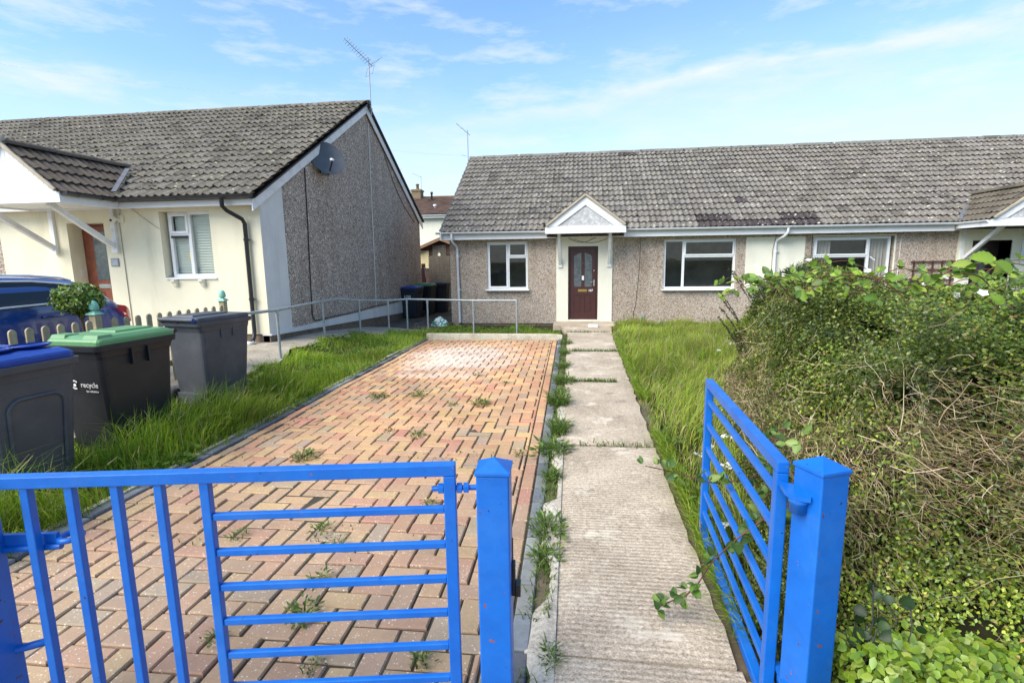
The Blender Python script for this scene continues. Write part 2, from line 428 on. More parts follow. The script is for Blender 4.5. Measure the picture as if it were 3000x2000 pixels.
# yard concrete on the neighbour's side
def concrete(name, base, dark, light, scale=3, rib=False):
    m, nt, b = new_mat(name); co = objco(nt)
    n1 = noise(nt, scale, 8, .65, co); n2 = noise(nt, 46, 5, .7, co); n3 = noise(nt, 1.1, 5, .6, co)
    c = ramp(nt, n1.outputs['Fac'], [(.3, dark), (.5, base), (.72, light)]).outputs['Color']
    k = ramp(nt, n2.outputs['Fac'], [(.3, (.62, .6, .58, 1)), (.62, (1.12, 1.12, 1.12, 1)), (.75, (1.5, 1.5, 1.5, 1))]).outputs['Color']
    c = mix(nt, 1.0, c, k, 'MULTIPLY')
    h = n2.outputs['Fac']
    if rib:
        w = nt.nodes.new('ShaderNodeTexWave'); w.bands_direction = 'Y'; w.inputs['Scale'].default_value = 9.5
        w.inputs['Distortion'].default_value = 3.4; w.inputs['Detail'].default_value = 6; w.inputs['Detail Scale'].default_value = 5.5; w.inputs['Detail Roughness'].default_value = .75
        nt.links.new(co, w.inputs['Vector'])
        pm = ramp(nt, n3.outputs['Fac'], [(.36, (.25, .25, .25, 1)), (.56, W1)]).outputs['Color']
        rh = mix(nt, pm, (.5, .5, .5, 1), w.outputs['Color'])
        rc = ramp(nt, rh, [(.05, (.74, .71, .67, 1)), (.5, (1.05, 1.05, 1.05, 1))]).outputs['Color']
        c = mix(nt, .8, c, mix(nt, 1.0, c, rc, 'MULTIPLY'))
        h = mix(nt, .5, rh, n2.outputs['Color'])
        sp_ = noise(nt, 120, 3, .6, co); c = mix(nt, .7, c, mix(nt, 1.0, c, ramp(nt, sp_.outputs['Fac'], [(.32, (.45, .43, .40, 1)), (.5, W1), (.7, (1.35, 1.33, 1.3, 1))]).outputs['Color'], 'MULTIPLY'))
        # worn bright patches and dark lichen freckles
        n4 = noise(nt, 2.6, 8, .75, co)
        f = ramp(nt, n4.outputs['Fac'], [(.55, G1), (.62, (.7, .7, .7, 1))]).outputs['Color']
        c = mix(nt, f, c, (.68, .61, .50, 1))
        n5 = noise(nt, 4.3, 8, .75, co)
        f = ramp(nt, n5.outputs['Fac'], [(.58, G1), (.68, (.6, .6, .6, 1))]).outputs['Color']
        c = mix(nt, f, c, (.13, .13, .12, 1))
    nt.links.new(c, b.inputs['Base Color']); b.inputs['Roughness'].default_value = .92; b.inputs['Specular IOR Level'].default_value = .2
    bump(nt, b, h, .75, .012)
    return m
M_['yard'] = concrete('rough_yard_concrete', (.40, .36, .29, 1), (.26, .235, .185, 1), (.52, .48, .40, 1), 2.2)
M_['yarddark'] = concrete('dark_passage_concrete', (.11, .10, .082, 1), (.06, .056, .046, 1), (.17, .155, .125, 1), 2.2)  # darker, earthy concrete tone for the passage between the houses
M_['path'] = concrete('tamped_path_concrete', (.50, .425, .335, 1), (.38, .32, .25, 1), (.58, .50, .40, 1), 2.0, True)
M_['haunch'] = concrete('pale_mortar_haunch', (.50, .46, .39, 1), (.40, .36, .30, 1), (.60, .56, .48, 1), 5)
M_['kerbstone'] = concrete('cream_kerb_board', (.60, .56, .44, 1), (.44, .40, .31, 1), (.68, .65, .54, 1), 4)

def sheet(name, mat, ys, xl, xr, dz, kind='structure', nx=14):
    vs = []; fs = []
    for y in ys:
        a, b_ = xl(y), xr(y)
        for i in range(nx+1):
            x = a+(b_-a)*i/nx
            vs.append((x, y, H(x, y)+dz))
    for j in range(len(ys)-1):
        for i in range(nx):
            q = j*(nx+1)+i; fs.append((q, q+1, q+nx+2, q+nx+1))
    b_ = MB(); b_.add(vs, fs, True); o = b_.build(name, mat, fix=False); tag(o, kind=kind); return o
jit = lambda y, a=.08: a*math.sin(y*5.1)+a*.6*math.sin(y*11.7+1)
def yard_r(y): return lineseg([(0, -4.7), (7.2, -4.75), (9, -4.95), (10.5, -4.85), (12, -4.35), (12.8, -3.7), (13.2, -3.64)], y)
sheet('yard', M_['yard'], list(np.arange(1, 13.01, .25)), lambda y: -14, lambda y: yard_r(y)+jit(y), .002, nx=30)
sheet('passage', M_['yarddark'], list(np.arange(13.0, 24.01, .3)), lambda y: -8, lambda y: -3.66, .006, nx=16)

mb = MB(); mb.add([(-60, -2.6, -.012), (60, -2.6, -.012), (60, .27, -.012), (-60, .27, -.012)], [(0, 1, 2, 3)]); tag(mb.build('pavement', M_['yard'], fix=False), kind='structure')
mb = MB(); mb.box(-60, 60, -2.74, -2.604, -.2, -.004); tag(mb.build('road_kerb', M_['haunch']), kind='structure')
mb = MB(); mb.add([(-80, -9, -.12), (80, -9, -.12), (80, -2.7, -.12), (-80, -2.7, -.12)], [(0, 1, 2, 3)]); tag(mb.build('road', simple('asphalt', (.055, .055, .057, 1), .9, .2, 6, bstr=.3), fix=False), kind='structure')
# ------------------------------------------------------------------ driveway blocks
def DL(x, y, z=0):
    """driveway frame -> world"""
    a = .0215
    return (-.27+x-a*y, y+.3+a*x, gz(y+.3)+z)

def build_driveway():
    pal = [lin(194, 160, 118), lin(188, 154, 118), lin(186, 142, 110), lin(180, 130, 106), lin(170, 108, 96), lin(160, 150, 126), lin(152, 140, 122), lin(198, 168, 116), lin(172, 142, 116)]
    wts = [4, 5, 4, 2.6, .9, 1.2, 1.8, 3, 4]
    Wd, Ln = 2.90, 11.12
    g = .006
    mb = MB()
    def blk(x0, x1, y0, y1, pl=pal, w=wts, dz=0):
        if x1-x0 < .025 or y1-y0 < .025: return
        c = random.choices(pl, w)[0]; k = random.uniform(.85, 1.13)
        mb.cur = (c[0]*k, c[1]*k*random.uniform(.96, 1.04), c[2]*k*random.uniform(.93, 1.07), 1)
        x0 += g; x1 -= g; y0 += g; y1 -= g; e = .006
        t = [random.uniform(-.0035, .0035) for _ in range(4)]; z = dz+random.uniform(-.004, .004)+.010*math.sin(x0*3.1+.4)*math.sin(y0*1.7)
        vs = []
        for (zz, ins) in ((-.05, 0), (-.007, 0), (0, e)):
            for i, (x, y) in enumerate(((x0+ins, y0+ins), (x1-ins, y0+ins), (x1-ins, y1-ins), (x0+ins, y1-ins))):
                vs.append(DL(x, y, z+zz+(t[i] if zz > -.04 else 0)))
        fs = [(8, 9, 10, 11)]
        for r in (0, 4):
            for i in range(4): fs.append((r+i, r+(i+1) % 4, r+4+(i+1) % 4, r+4+i))
        mb.add(vs, fs)
    u = .12; nx = int(Wd/u)+2; ny = int(Ln/u)+2
    X0, X1 = -Wd+.1, -.1
    cl = lambda a, lo, hi: min(max(a, lo), hi)
    for j in range(-2, ny+1):
        for i in range(-2, nx+1):
            d = (i-j) % 4
            bx, by = -Wd+i*u, j*u
            if d == 0: r = (bx, bx+2*u, by, by+u)
            elif d == 3: r = (bx, bx+u, by, by+2*u)
            else: continue
            blk(cl(r[0], X0, X1), cl(r[1], X0, X1), cl(r[2], 0, Ln), cl(r[3], 0, Ln))
    y = 0
    while y < Ln:
        for xa in (-Wd, -.1): blk(xa, xa+.1, y, min(y+.24, Ln))
        y += .24
    def zone(nt, co, c):
        # sun-bleached, efflorescent patch and old aggregate flecks
        sp = nt.nodes.new('ShaderNodeVectorMath'); sp.operation = 'SUBTRACT'; nt.links.new(co, sp.inputs[0]); sp.inputs[1].default_value = (-2.15, 9.2, 0)
        sc = nt.nodes.new('ShaderNodeVectorMath'); sc.operation = 'MULTIPLY'; nt.links.new(sp.outputs[0], sc.inputs[0]); sc.inputs[1].default_value = (1/1.15, 1/1.9, 0)
        ln = nt.nodes.new('ShaderNodeVectorMath'); ln.operation = 'LENGTH'; nt.links.new(sc.outputs[0], ln.inputs[0])
        nz = noise(nt, 2.2, 6, .6, co)
        c = mix(nt, .34, c, lin(186, 152, 126))
        d = math_(nt, 'ADD', ln.outputs['Value'], math_(nt, 'MULTIPLY', math_(nt, 'SUBTRACT', nz.outputs['Fac'], .5), 1.5))
        f = ramp(nt, d, [(.45, (.85, .85, .85, 1)), (1.15, G1)]).outputs['Color']
        c = mix(nt, f, c, (.68, .58, .52, 1))
        v = nt.nodes.new('ShaderNodeTexVoronoi'); v.inputs['Scale'].default_value = 85; nt.links.new(co, v.inputs['Vector'])
        s2 = nt.nodes.new('ShaderNodeSeparateColor'); nt.links.new(v.outputs['Color'], s2.inputs[0])
        big = math_(nt, 'MULTIPLY', s2.outputs[1], .44)
        big = math_(nt, 'MULTIPLY', big, math_(nt, 'GREATER_THAN', s2.outputs[0], .55))
        f = ramp(nt, math_(nt, 'SUBTRACT', big, v.outputs['Distance']), [(0, G1), (.08, (.85, .85, .85, 1))]).outputs['Color']
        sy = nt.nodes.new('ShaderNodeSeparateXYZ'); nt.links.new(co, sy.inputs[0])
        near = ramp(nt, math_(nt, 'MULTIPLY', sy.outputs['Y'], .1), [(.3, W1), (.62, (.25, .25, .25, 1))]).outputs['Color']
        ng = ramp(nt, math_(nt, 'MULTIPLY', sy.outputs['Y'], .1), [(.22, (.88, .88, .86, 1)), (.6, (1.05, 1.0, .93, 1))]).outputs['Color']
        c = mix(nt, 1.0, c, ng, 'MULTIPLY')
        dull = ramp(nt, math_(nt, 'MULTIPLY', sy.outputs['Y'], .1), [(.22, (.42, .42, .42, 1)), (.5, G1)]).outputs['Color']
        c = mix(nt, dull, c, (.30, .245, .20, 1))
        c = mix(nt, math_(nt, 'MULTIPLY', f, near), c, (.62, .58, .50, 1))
        nb2 = noise(nt, .75, 6, .62, co)
        c = mix(nt, 1.0, c, ramp(nt, nb2.outputs['Fac'], [(.32, (.74, .73, .72, 1)), (.5, W1), (.7, (1.16, 1.13, 1.08, 1))]).outputs['Color'], 'MULTIPLY')
        # damp grey lichen blotches
        nl = noise(nt, 3.1, 7, .7, co)
        fl = ramp(nt, nl.outputs['Fac'], [(.55, G1), (.72, (.4, .4, .4, 1))]).outputs['Color']
        return mix(nt, fl, c, (.20, .19, .16, 1))
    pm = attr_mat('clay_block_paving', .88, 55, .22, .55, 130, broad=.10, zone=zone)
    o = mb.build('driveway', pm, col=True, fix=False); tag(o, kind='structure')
    # bedding under the blocks, mossy
    bed = MB()
    vs = []; fs = []
    for j in range(0, 24):
        y = j*Ln/23
        vs += [DL(-Wd-.12, y, -.014), DL(.12, y, -.014)]
    fs = [(2*j, 2*j+1, 2*j+3, 2*j+2) for j in range(23)]
    bed.add(vs, fs); o = bed.build('driveway_bedding', simple('mossy_joint_sand', (.050, .041, .027, 1), .98, .4, 6, grime=(.055, .075, .018, 1), gscale=2.5, gamt=.9), fix=False); tag(o, kind='structure')
    # grey edging blocks
    gp = [lin(118, 122, 126), lin(104, 108, 112), lin(132, 134, 134), lin(92, 96, 100)]
    km = attr_mat('grey_edging_blocks', .85, 40, .22, .4, 120, broad=.2, moss=lin(92, 92, 80))
    for side in (0, 1):
        mb = MB(); y = .02*side
        while y < Ln:
            x0 = .004 if side else -Wd-.104
            blk2 = (x0, x0+.095, y, min(y+.235, Ln))
            blk(*blk2, pl=gp, w=[1]*4, dz=.012)
            y += .24
        # mb is rebound for blk through closure
        o = mb.build('driveway_kerb', km, col=True, fix=False); tag(o, kind='structure')
    mb = MB()
    vs = []; 
    y = 0
    while y < Ln-.1:
        y2 = y+random.uniform(.5, .95); y2 = min(y2, Ln)
        a = [DL(-Wd-.15, y+.006, 0), DL(-Wd-.108, y+.006, 0), DL(-Wd-.108, y2-.006, 0), DL(-Wd-.15, y2-.006, 0)]
        z = random.uniform(.018, .03)
        mb.add([(p[0], p[1], p[2]-.08) for p in a]+[(p[0]+random.uniform(-.008, .008), p[1], p[2]+z) for p in a], [(4, 5, 6, 7), (0, 1, 5, 4), (1, 2, 6, 5), (2, 3, 7, 6), (3, 0, 4, 7)])
        y = y2
    o = mb.build('driveway_edging', M_['haunch'], fix=True); tag(o, kind='structure')
build_driveway()

# cream board across the head of the drive, cut off at an angle at its right end
mb = MB(); z0 = gz(11.5)
mb.prism([(-3.50, 11.47), (-.40, 11.47), (-.66, 11.60), (-3.50, 11.60)], 'z', z0-.1, z0+.115)
o = mb.build('kerb_board', M_['kerbstone'], bevel=.008)
tag(o, 'long cream concrete kerb board across the far end of the block driveway', 'kerb board')

# ------------------------------------------------------------------ path
def pl(y): return -.115-.019*(y-1.8)
def pr(y): return .655+.007*(y-3)
def slab(y0, y1, xl, xr, z, seed):
    r = random.Random(seed); n = max(3, int((y1-y0)/.12)); vs = []; fs = []
    dzl, dzr = r.uniform(-.006, .006), r.uniform(-.006, .006)
    nx = 8
    for j in range(n+1):
        y = y0+(y1-y0)*j/n
        a = xl(y)+r.uniform(-.014, .014); b_ = xr(y)+r.uniform(-.012, .012)
        for i in range(nx+1):
            t = i/nx; e = .012 if i in (0, nx) or j in (0, n) else 0
            vs.append((a+(b_-a)*t, y, gz(y)+z-e+dzl*(1-t)+dzr*t))
    for j in range(n):
        for i in range(nx): q = j*(nx+1)+i; fs.append((q, q+1, q+nx+2, q+nx+1))
    m_ = len(vs); vs2 = [(x, y, zz-.09) for x, y, zz in vs]
    per = [i for i in range(nx+1)]+[j*(nx+1)+nx for j in range(1, n+1)]+[n*(nx+1)+i for i in range(nx-1, -1, -1)]+[j*(nx+1) for j in range(n-1, 0, -1)]
    for a, b_ in zip(per, per[1:]+per[:1]): fs.append((b_, a, a+m_, b_+m_))
    return vs+vs2, fs
mb = MB()
for k, (a, b_) in enumerate(((.2, 1.98), (2.0, 4.60), (4.63, 7.22), (7.25, 9.85), (9.89, 12.68))):
    mb.add(*slab(a, b_, pl, pr, .022, k))
mb.add(*slab(12.71, 13.93, lambda y: -.40-.1*(y-12.7), lambda y: .74+.06*(y-12.7), .03, 9))
o = mb.build('path', M_['path'], fix=True); tag(o, kind='structure')
mb = MB(); vs = []; ys = np.arange(.6, 12.6, .2)
for y in ys: vs += [(-.36-.0215*(y-1.5)+.12, y, gz(y)-.012), (pl(y)+.03, y, gz(y)-.006)]
mb.add(vs, [(2*j, 2*j+1, 2*j+3, 2*j+2) for j in range(len(ys)-1)]); k_ = len(vs); vs = []
for y in ys: vs += [(pr(y)-.03, y, gz(y)-.008), (pr(y)+.14, y, gz(y)-.03)]
mb.add(vs, [(2*j, 2*j+1, 2*j+3, 2*j+2) for j in range(len(ys)-1)]); o = mb.build('verge_soil', simple('dry_verge_soil', (.13, .10, .065, 1), .98, .4, 9, grime=(.05, .07, .02, 1), gscale=5, gamt=.9), fix=False); tag(o, kind='structure')
# mortar haunching spilled between kerb and path
mb = MB(); ys = np.arange(1.3, 6.2, .07); vs = []; fs = []
for y in ys:
    a = pl(y)-.075-.035*math.sin(y*4.3)-.025*math.sin(y*9.1+.7)-.012*math.sin(y*23)
    if 3.45 < y < 3.9 or 4.75 < y < 5.2: a = pl(y)-.012
    vs += [(a, y, gz(y)+.004), ((a+pl(y))/2, y, gz(y)+.022), (pl(y)+.02, y, gz(y)+.018)]
fs = [(3*j+i, 3*j+i+1, 3*j+i+4, 3*j+i+3) for j in range(len(ys)-1) for i in range(2)]
mb.add(vs, fs, True); o = mb.build('path_haunch', M_['haunch'], fix=False); tag(o, kind='structure')
mb = MB(); mb.box(-.74, .92, 13.94, 14.735, -.3, -.105)
o = mb.build('doorstep', M_['path'], bevel=.012); tag(o, 'wide low concrete doorstep below the maroon front door', 'step')
mb = MB(); mb.box(-.76, -.50, 13.55, 13.75, -.2, -.06, Matrix.Rotation(R(-4), 4, 'Z'))
o = mb.build('concrete_block', M_['offwhite'], bevel=.012); tag(o, 'small pale concrete block on the ground left of the doorstep', 'block')
# ------------------------------------------------------------------ building helpers
def wall_grid(mb, x0, x1, z0, z1, y, openings, depth, thick=.25):
    """wall facing -Y with rectangular openings (xa, xb, za, zb) and reveals of the given depth"""
    xs = sorted(set([x0, x1]+[v for o in openings for v in o[:2]])); zs = sorted(set([z0, z1]+[v for o in openings for v in o[2:4]]))
    for xa, xb in zip(xs, xs[1:]):
        for za, zb in zip(zs, zs[1:]):
            cx, cz = (xa+xb)/2, (za+zb)/2
            if any(o[0] < cx < o[1] and o[2] < cz < o[3] for o in openings): continue
            mb.add([(xa, y, za), (xb, y, za), (xb, y, zb), (xa, y, zb)], [(0, 1, 2, 3)])
    for o in openings:
        d = o[4] if len(o) > 4 else depth
        xa, xb, za, zb = o[:4]
        q = [(xa, za), (xb, za), (xb, zb), (xa, zb)]
        for (ax, az), (bx, bz) in zip(q, q[1:]+q[:1]):
            mb.add([(ax, y, az), (bx, y, bz), (bx, y+d, bz), (ax, y+d, az)], [(0, 1, 2, 3)])

def window(house, x0, x1, z0, z1, y, cells, room=True, sill=True, label=None, blinds=None, curtains=None, vent=False):
    """cells: (fx0, fx1, fz0, fz1, opener) as fractions of the frame"""
    fr = MB(); w = x1-x0; h = z1-z0; ft = .058
    fr.box(x0, x0+ft, y, y+.07, z0, z1); fr.box(x1-ft, x1, y, y+.07, z0, z1)
    fr.box(x0+ft, x1-ft, y, y+.07, z1-ft, z1); fr.box(x0+ft, x1-ft, y, y+.07, z0, z0+ft)
    rects = []
    for (a, b, c, d, op) in cells:
        xa, xb, za, zb = x0+a*w, x0+b*w, z0+c*h, z0+d*h
        hx = .032
        if a > .01: fr.box(xa-hx, xa+hx, y+.002, y+.068, max(za, z0+ft), min(zb, z1-ft))
        if c > .01: fr.box(max(xa, x0+ft), min(xb, x1-ft), y+.003, y+.067, za-hx, za+hx)
        pa, pb = (xa+hx if a > .01 else x0+ft), (xb-hx if b < .99 else x1-ft)
        pc, pd = (za+hx if c > .01 else z0+ft), (zb-hx if d < .99 else z1-ft)
        if op:   # raised opening casement
            s = .045
            fr.box(pa-.02, pa+s-.02, y-.016, y+.03, pc-.02, pd+.02); fr.box(pb-s+.02, pb+.02, y-.016, y+.03, pc-.02, pd+.02)
            fr.box(pa+s-.02, pb-s+.02, y-.016, y+.03, pd-s+.02, pd+.02); fr.box(pa+s-.02, pb-s+.02, y-.016, y+.03, pc-.02, pc+s-.02)
            pa += .025; pb -= .025; pc += .025; pd -= .025
        rects.append((pa, pb, pc, pd))
    f = fr.build('window', M_['upvc'], house, bevel=.005)
    if label: f['label'] = label
    for (pa, pb, pc, pd) in rects:
        g = MB(); g.add([(pa-.004, y+.036, pc-.004), (pb+.004, y+.036, pc-.004), (pb+.004, y+.036, pd+.004), (pa-.004, y+.036, pd+.004)], [(0, 1, 2, 3)]); g.build('pane', M_['glass'], f, fix=False)
        if vent: pass
    if sill:
        s = MB(); s.prism([(y-.165, z0-.035), (y-.165, z0-.012), (y+.0, z0+.004), (y+.0, z0-.035)], 'x', x0-.045, x1+.045)
        s.build('sill', M_['upvc'], f, bevel=.004)
    if room:
        r = MB(); yb = y+2.6
        a, b_, c, d = x0-.8, x1+.6, z0-.75, z1+.25; ya = y+.072
        r.add([(a, ya, c), (b_, ya, c), (b_, ya, d), (a, ya, d), (a, yb, c), (b_, yb, c), (b_, yb, d), (a, yb, d)], [(0, 1, 5, 4), (1, 2, 6, 5), (2, 3, 7, 6), (3, 0, 4, 7), (4, 5, 6, 7)])
        o = r.build('room', M_['dark'], f, fix=False)
    if blinds:
        for (pa, pb, pc, pd) in rects:
            bl = MB(); z = pc-.02
            while z < pd+.03:
                bl.add([(pa-.02, y+.085, z), (pb+.02, y+.085, z), (pb+.02, y+.11, z+.046), (pa-.02, y+.11, z+.046)], [(0, 1, 2, 3)])
                z += .048
            bl.add([(pa-.03, y+.115, pc-.03), (pb+.03, y+.115, pc-.03), (pb+.03, y+.115, pd+.03), (pa-.03, y+.115, pd+.03)], [(0, 1, 2, 3)])
            bl.build('blind', M_['blind'], f)
    if curtains:
        for (ca, cb) in curtains:
            cu = MB(); n = 40; vs = []
            for i in range(n+1):
                t = i/n; x = ca+(cb-ca)*t; yy = y+.17+.035*math.sin(t*2*math.pi*(cb-ca)/.085)+.01*math.sin(i*1.7)
                vs += [(x, yy, z0-.1), (x, yy, z1+.05)]
            cu.add(vs, [(2*i, 2*i+2, 2*i+3, 2*i+1) for i in range(n)], True); cu.build('curtain', M_['curtain'], f, fix=False)
    return f

def tile_field(mb, O, U, V, nu, rows, colf, gauge=.32, tw=.3, waves=2, amp=.040, lip=.046, skip=None, stagger=False):
    """interlocking concrete tiles laid on a plane: O eave corner, U along the eave, V up the slope"""
    O = Vector(O); U = Vector(U).normalized(); V = Vector(V).normalized(); Nn = U.cross(V).normalized()
    if Nn.z < 0: Nn = -Nn
    ns = 5*waves
    for r in range(rows):
        for t in range(nu):
            if skip and skip(t, r): continue
            mb.cur = colf(t, r)
            dn = random.uniform(-.004, .004); dv = random.uniform(-.007, .007); tl = random.uniform(-.004, .004)
            lo = []; hi = []; fr = []
            for i in range(ns+1):
                u = t*tw+tw*i/ns*.996; ph = (i/ns*waves) % 1.0 if i < ns else 0.0
                w = (.5+.5*math.cos(2*math.pi*ph))**1.25
                hb = amp*w
                k = tl*(i/ns-.5)*2
                p = O+U*u
                lo.append(p+V*(r*gauge-.035+dv)+Nn*(lip+hb+dn+k)); hi.append(p+V*((r+1)*gauge+.01+dv)+Nn*(.004+hb*.9+dn+k))
                fr.append((p+V*(r*gauge-.037+dv)+Nn*(lip+hb+dn+k-.016), p+V*(r*gauge+.045+dv)+Nn*(hb*.9-.006)))
            n = ns+1
            mb.add(lo+hi, [(i, i+1, n+i+1, n+i) for i in range(ns)], True)
            mb.add([a for a, _ in fr]+[Vector(p) for p in lo], [(i, i+1, n+i+1, n+i) for i in range(ns)])
            mb.add([b_ for _, b_ in fr]+[a for a, _ in fr], [(i, i+1, n+i+1, n+i) for i in range(ns)])

def ridge_tiles(mb, a, b, r=.12, L=.45, colf=None):
    a = Vector(a); b = Vector(b); n = max(1, int((b-a).length/L)); d = (b-a)/n
    s = d.cross(Vector((0, 0, 1))).normalized()
    for k in range(n):
        if colf: mb.cur = colf(k)
        p0 = a+d*k+d*.008; p1 = a+d*(k+1)-d*.008; dz = random.uniform(-.006, .006)
        vs = []
        for p in (p0, p1):
            for i in range(9):
                t = math.pi*i/8; vs.append(p+s*math.cos(t)*r+Vector((0, 0, math.sin(t)*r*.85-.05+dz)))
        mb.add(vs, [(i, i+1, 10+i, 9+i) for i in range(8)], True)
        mb.add(vs[:9], [tuple(range(9))]); mb.add(vs[9:], [tuple(range(9))])

def jcol(base, v=.14, dark=0.0):
    def f(t, r):
        k = random.uniform(1-v, 1+v)
        if random.random() < .06: k *= .72
        return (base[0]*k, base[1]*k, base[2]*k*random.uniform(.95, 1.04), 1)
    return f

def gutter(house, a, b, mat, brackets=True, r=.057):
    """half round gutter along a straight eave, with a hidden inside and clips"""
    a = Vector(a); b = Vector(b); d = (b-a).normalized(); s = d.cross(Vector((0, 0, 1))).normalized()
    mb = MB(); vs = []
    for rr in (r, r-.006):
        for p in (a, b):
            for i in range(13):
                t = math.pi+math.pi*i/12; vs.append(p+s*math.cos(t)*rr+Vector((0, 0, math.sin(t)*rr)))
    mb.add(vs, [(i, i+1, 14+i, 13+i) for i in range(12)]+[(26+i, 26+13+i, 26+14+i, 26+i+1) for i in range(12)], True)
    mb.add(vs, [(0, 13, 39, 26), (12, 38, 51, 25)])
    for p in (a, b):   # stop ends
        e = [p+s*math.cos(math.pi+math.pi*i/12)*r*1.06+Vector((0, 0, math.sin(math.pi+math.pi*i/12)*r*1.06)) for i in range(13)]
        mb.add(e+[q+d*.012 for q in e], [tuple(range(13)), tuple(range(13, 26))]+[(i, i+1, 14+i, 13+i) for i in range(12)])
    if brackets:
        L = (b-a).length; n = max(2, int(L/.85))
        for k in range(n):
            p = a+d*(L*(k+.5)/n)
            vs = []
            for q in (p-d*.014, p+d*.014):
                for i in range(13):
                    t = math.pi*.98+math.pi*1.04*i/12; vs.append(q+s*math.cos(t)*(r+.006)+Vector((0, 0, math.sin(t)*(r+.006))))
            mb.add(vs, [(i, i+1, 14+i, 13+i) for i in range(12)], True)
    return mb.build('gutter', mat, house)

def downpipe(house, pts, mat, clips, r=.034, name='downpipe'):
    mb = MB(); mb.tube(pts, r, 12)
    for z, x, y in clips:
        mb.tube([(x, y, z-.025), (x, y, z+.025)], r+.008, 12); mb.box(x-.012, x+.085, y-.02, y+.03, z-.006, z+.006)
    return mb.build(name, mat, house)

def porch(house, xc, hw, yf, yw, zb, zapex, ztop, tile_mat, tcol, panel, fmat, eave_side=None, apex_mortar=True, roof_back=2.2, brackets=(None, None), fascia_h=.15, barge_w=.15, gable_clad='boards', bz=(1.9, 1.3)):
    """gabled canopy over a door: front at yf, wall at yw; fascia bottom zb, top ztop, gable apex zapex"""
    sl = (zapex-ztop)/hw
    for sgn in (-1, 1):     # roof slopes
        mb = MB(); L = yw-yf+roof_back
        up = Vector((-sgn*hw, 0, zapex-ztop)).normalized(); run = math.hypot(hw, zapex-ztop)
        rows = max(3, round(run/.27)); g = run/rows
        O = (xc+sgn*(hw+.02), yf-.06, ztop-.005)
        tile_field(mb, O, (0, 1, 0), up, int(L/.3)+1, rows, tcol, gauge=g, amp=.034, lip=.04)
        # under-board
        mb.cur = (.10, .09, .08, 1)
        mb.add([(xc+sgn*hw, yf, ztop-.01), (xc+sgn*hw, yf+L, ztop-.01), (xc, yf+L, zapex-.01), (xc, yf, zapex-.01)], [(0, 1, 2, 3)])
        mb.build('porch_roof', tile_mat, house, col=True)
    mb = MB(); mb.cur = tcol(0, 0)
    ridge_tiles(mb, (xc, yf-.05, zapex+.07), (xc, yw+roof_back*.95, zapex+.07), .10, .42, lambda k: tcol(0, 0)); mb.build('porch_ridge', tile_mat, house, col=True)
    mb = MB()               # mortar bedding along the verge
    for sgn in (-1, 1):
        mb.bar((xc+sgn*(hw+.02), yf-.055, ztop+.02), (xc, yf-.055, zapex+.045), .05, .055)
    if apex_mortar: mb.lathe([(.0, .10), (.07, .08), (.095, .0), (.09, -.04)], (xc, yf-.03, zapex+.05), 12)
    mb.build('verge_mortar', M_['mortar'], house, bevel=.01)
    mb = MB()               # fascia beam + sloping boards, mitred as one
    mb.box(xc-hw-.04, xc+hw+.04, yf-.02, yf+.02, zb, ztop)
    mb.box(xc-hw-.04, xc-hw, yf+.021, yw-.01, zb, ztop-.02); mb.box(xc+hw, xc+hw+.04, yf+.021, yw-.01, zb, ztop-.02)
    mb.build('fascia', fmat, house, bevel=.004)
    mb = MB(); bw = barge_w*1.25
    for sgn in (-1, 1):
        mb.prism([(xc+sgn*(hw+.02), ztop+.001), (xc, zapex), (xc, zapex-bw), (xc+sgn*(hw+.02-bw/sl), ztop+.001)], 'y', yf-.028, yf-.004)
    mb.build('bargeboard', fmat, house, bevel=.003)
    mb = MB()
    if gable_clad == 'boards':
        n = int(2*hw/.075)
        for i in range(n):
            xa = xc-hw+2*hw*i/n; xb = xc-hw+2*hw*(i+1)/n-.006
            za = ztop+.001; h = lambda x: ztop+max(.003, (hw-abs(x-xc))*sl-.01)
            mb.prism([(xa, za), (xb, za), (xb, h(xb)), ((xa+xb)/2, h((xa+xb)/2)), (xa, h(xa))], 'y', yf, yf+.02)
    else:
        mb.prism([(xc-hw, ztop), (xc+hw, ztop), (xc, zapex)], 'y', yf, yf+.02)
    mb.build('gable_panel', panel, house)
    mb = MB(); mb.box(xc-hw, xc+hw, yf+.022, yw-.005, zb+.03, zb+.05)
    mb.build('soffit', fmat, house)
    for bx in brackets:
        if bx is None: continue
        mb = MB(); zt, zl = bz
        mb.box(bx-.045, bx+.045, yw-.055, yw-.002, zl, zb+.03)
        mb.bar((bx, yw-.05, zl+.10), (bx, yf+.16, zb+.02), .075, .085)
        mb.box(bx-.06, bx+.06, yw-.075, yw-.056, zl, zl+.13)
        mb.lathe([(.012, 0), (.012, .012), (0, .014)], n=8, M=Matrix.Translation((bx, yw-.076, zl+.065)) @ Matrix.Rotation(R(90), 4, 'X'))
        mb.build('bracket', M_['wpaint'], house, bevel=.004)

def roof_planes(mb, x0, x1, eave, ridge, back, up=.0):
    (ye, ze), (yr, zr), (yb, zb) = eave, ridge, back
    mb.add([(x0, ye, ze), (x1, ye, ze), (x1, yr, zr), (x0, yr, zr)], [(0, 1, 2, 3)])
    mb.add([(x0, yb, zb), (x1, yb, zb), (x1, yr, zr), (x0, yr, zr)], [(0, 1, 2, 3)])

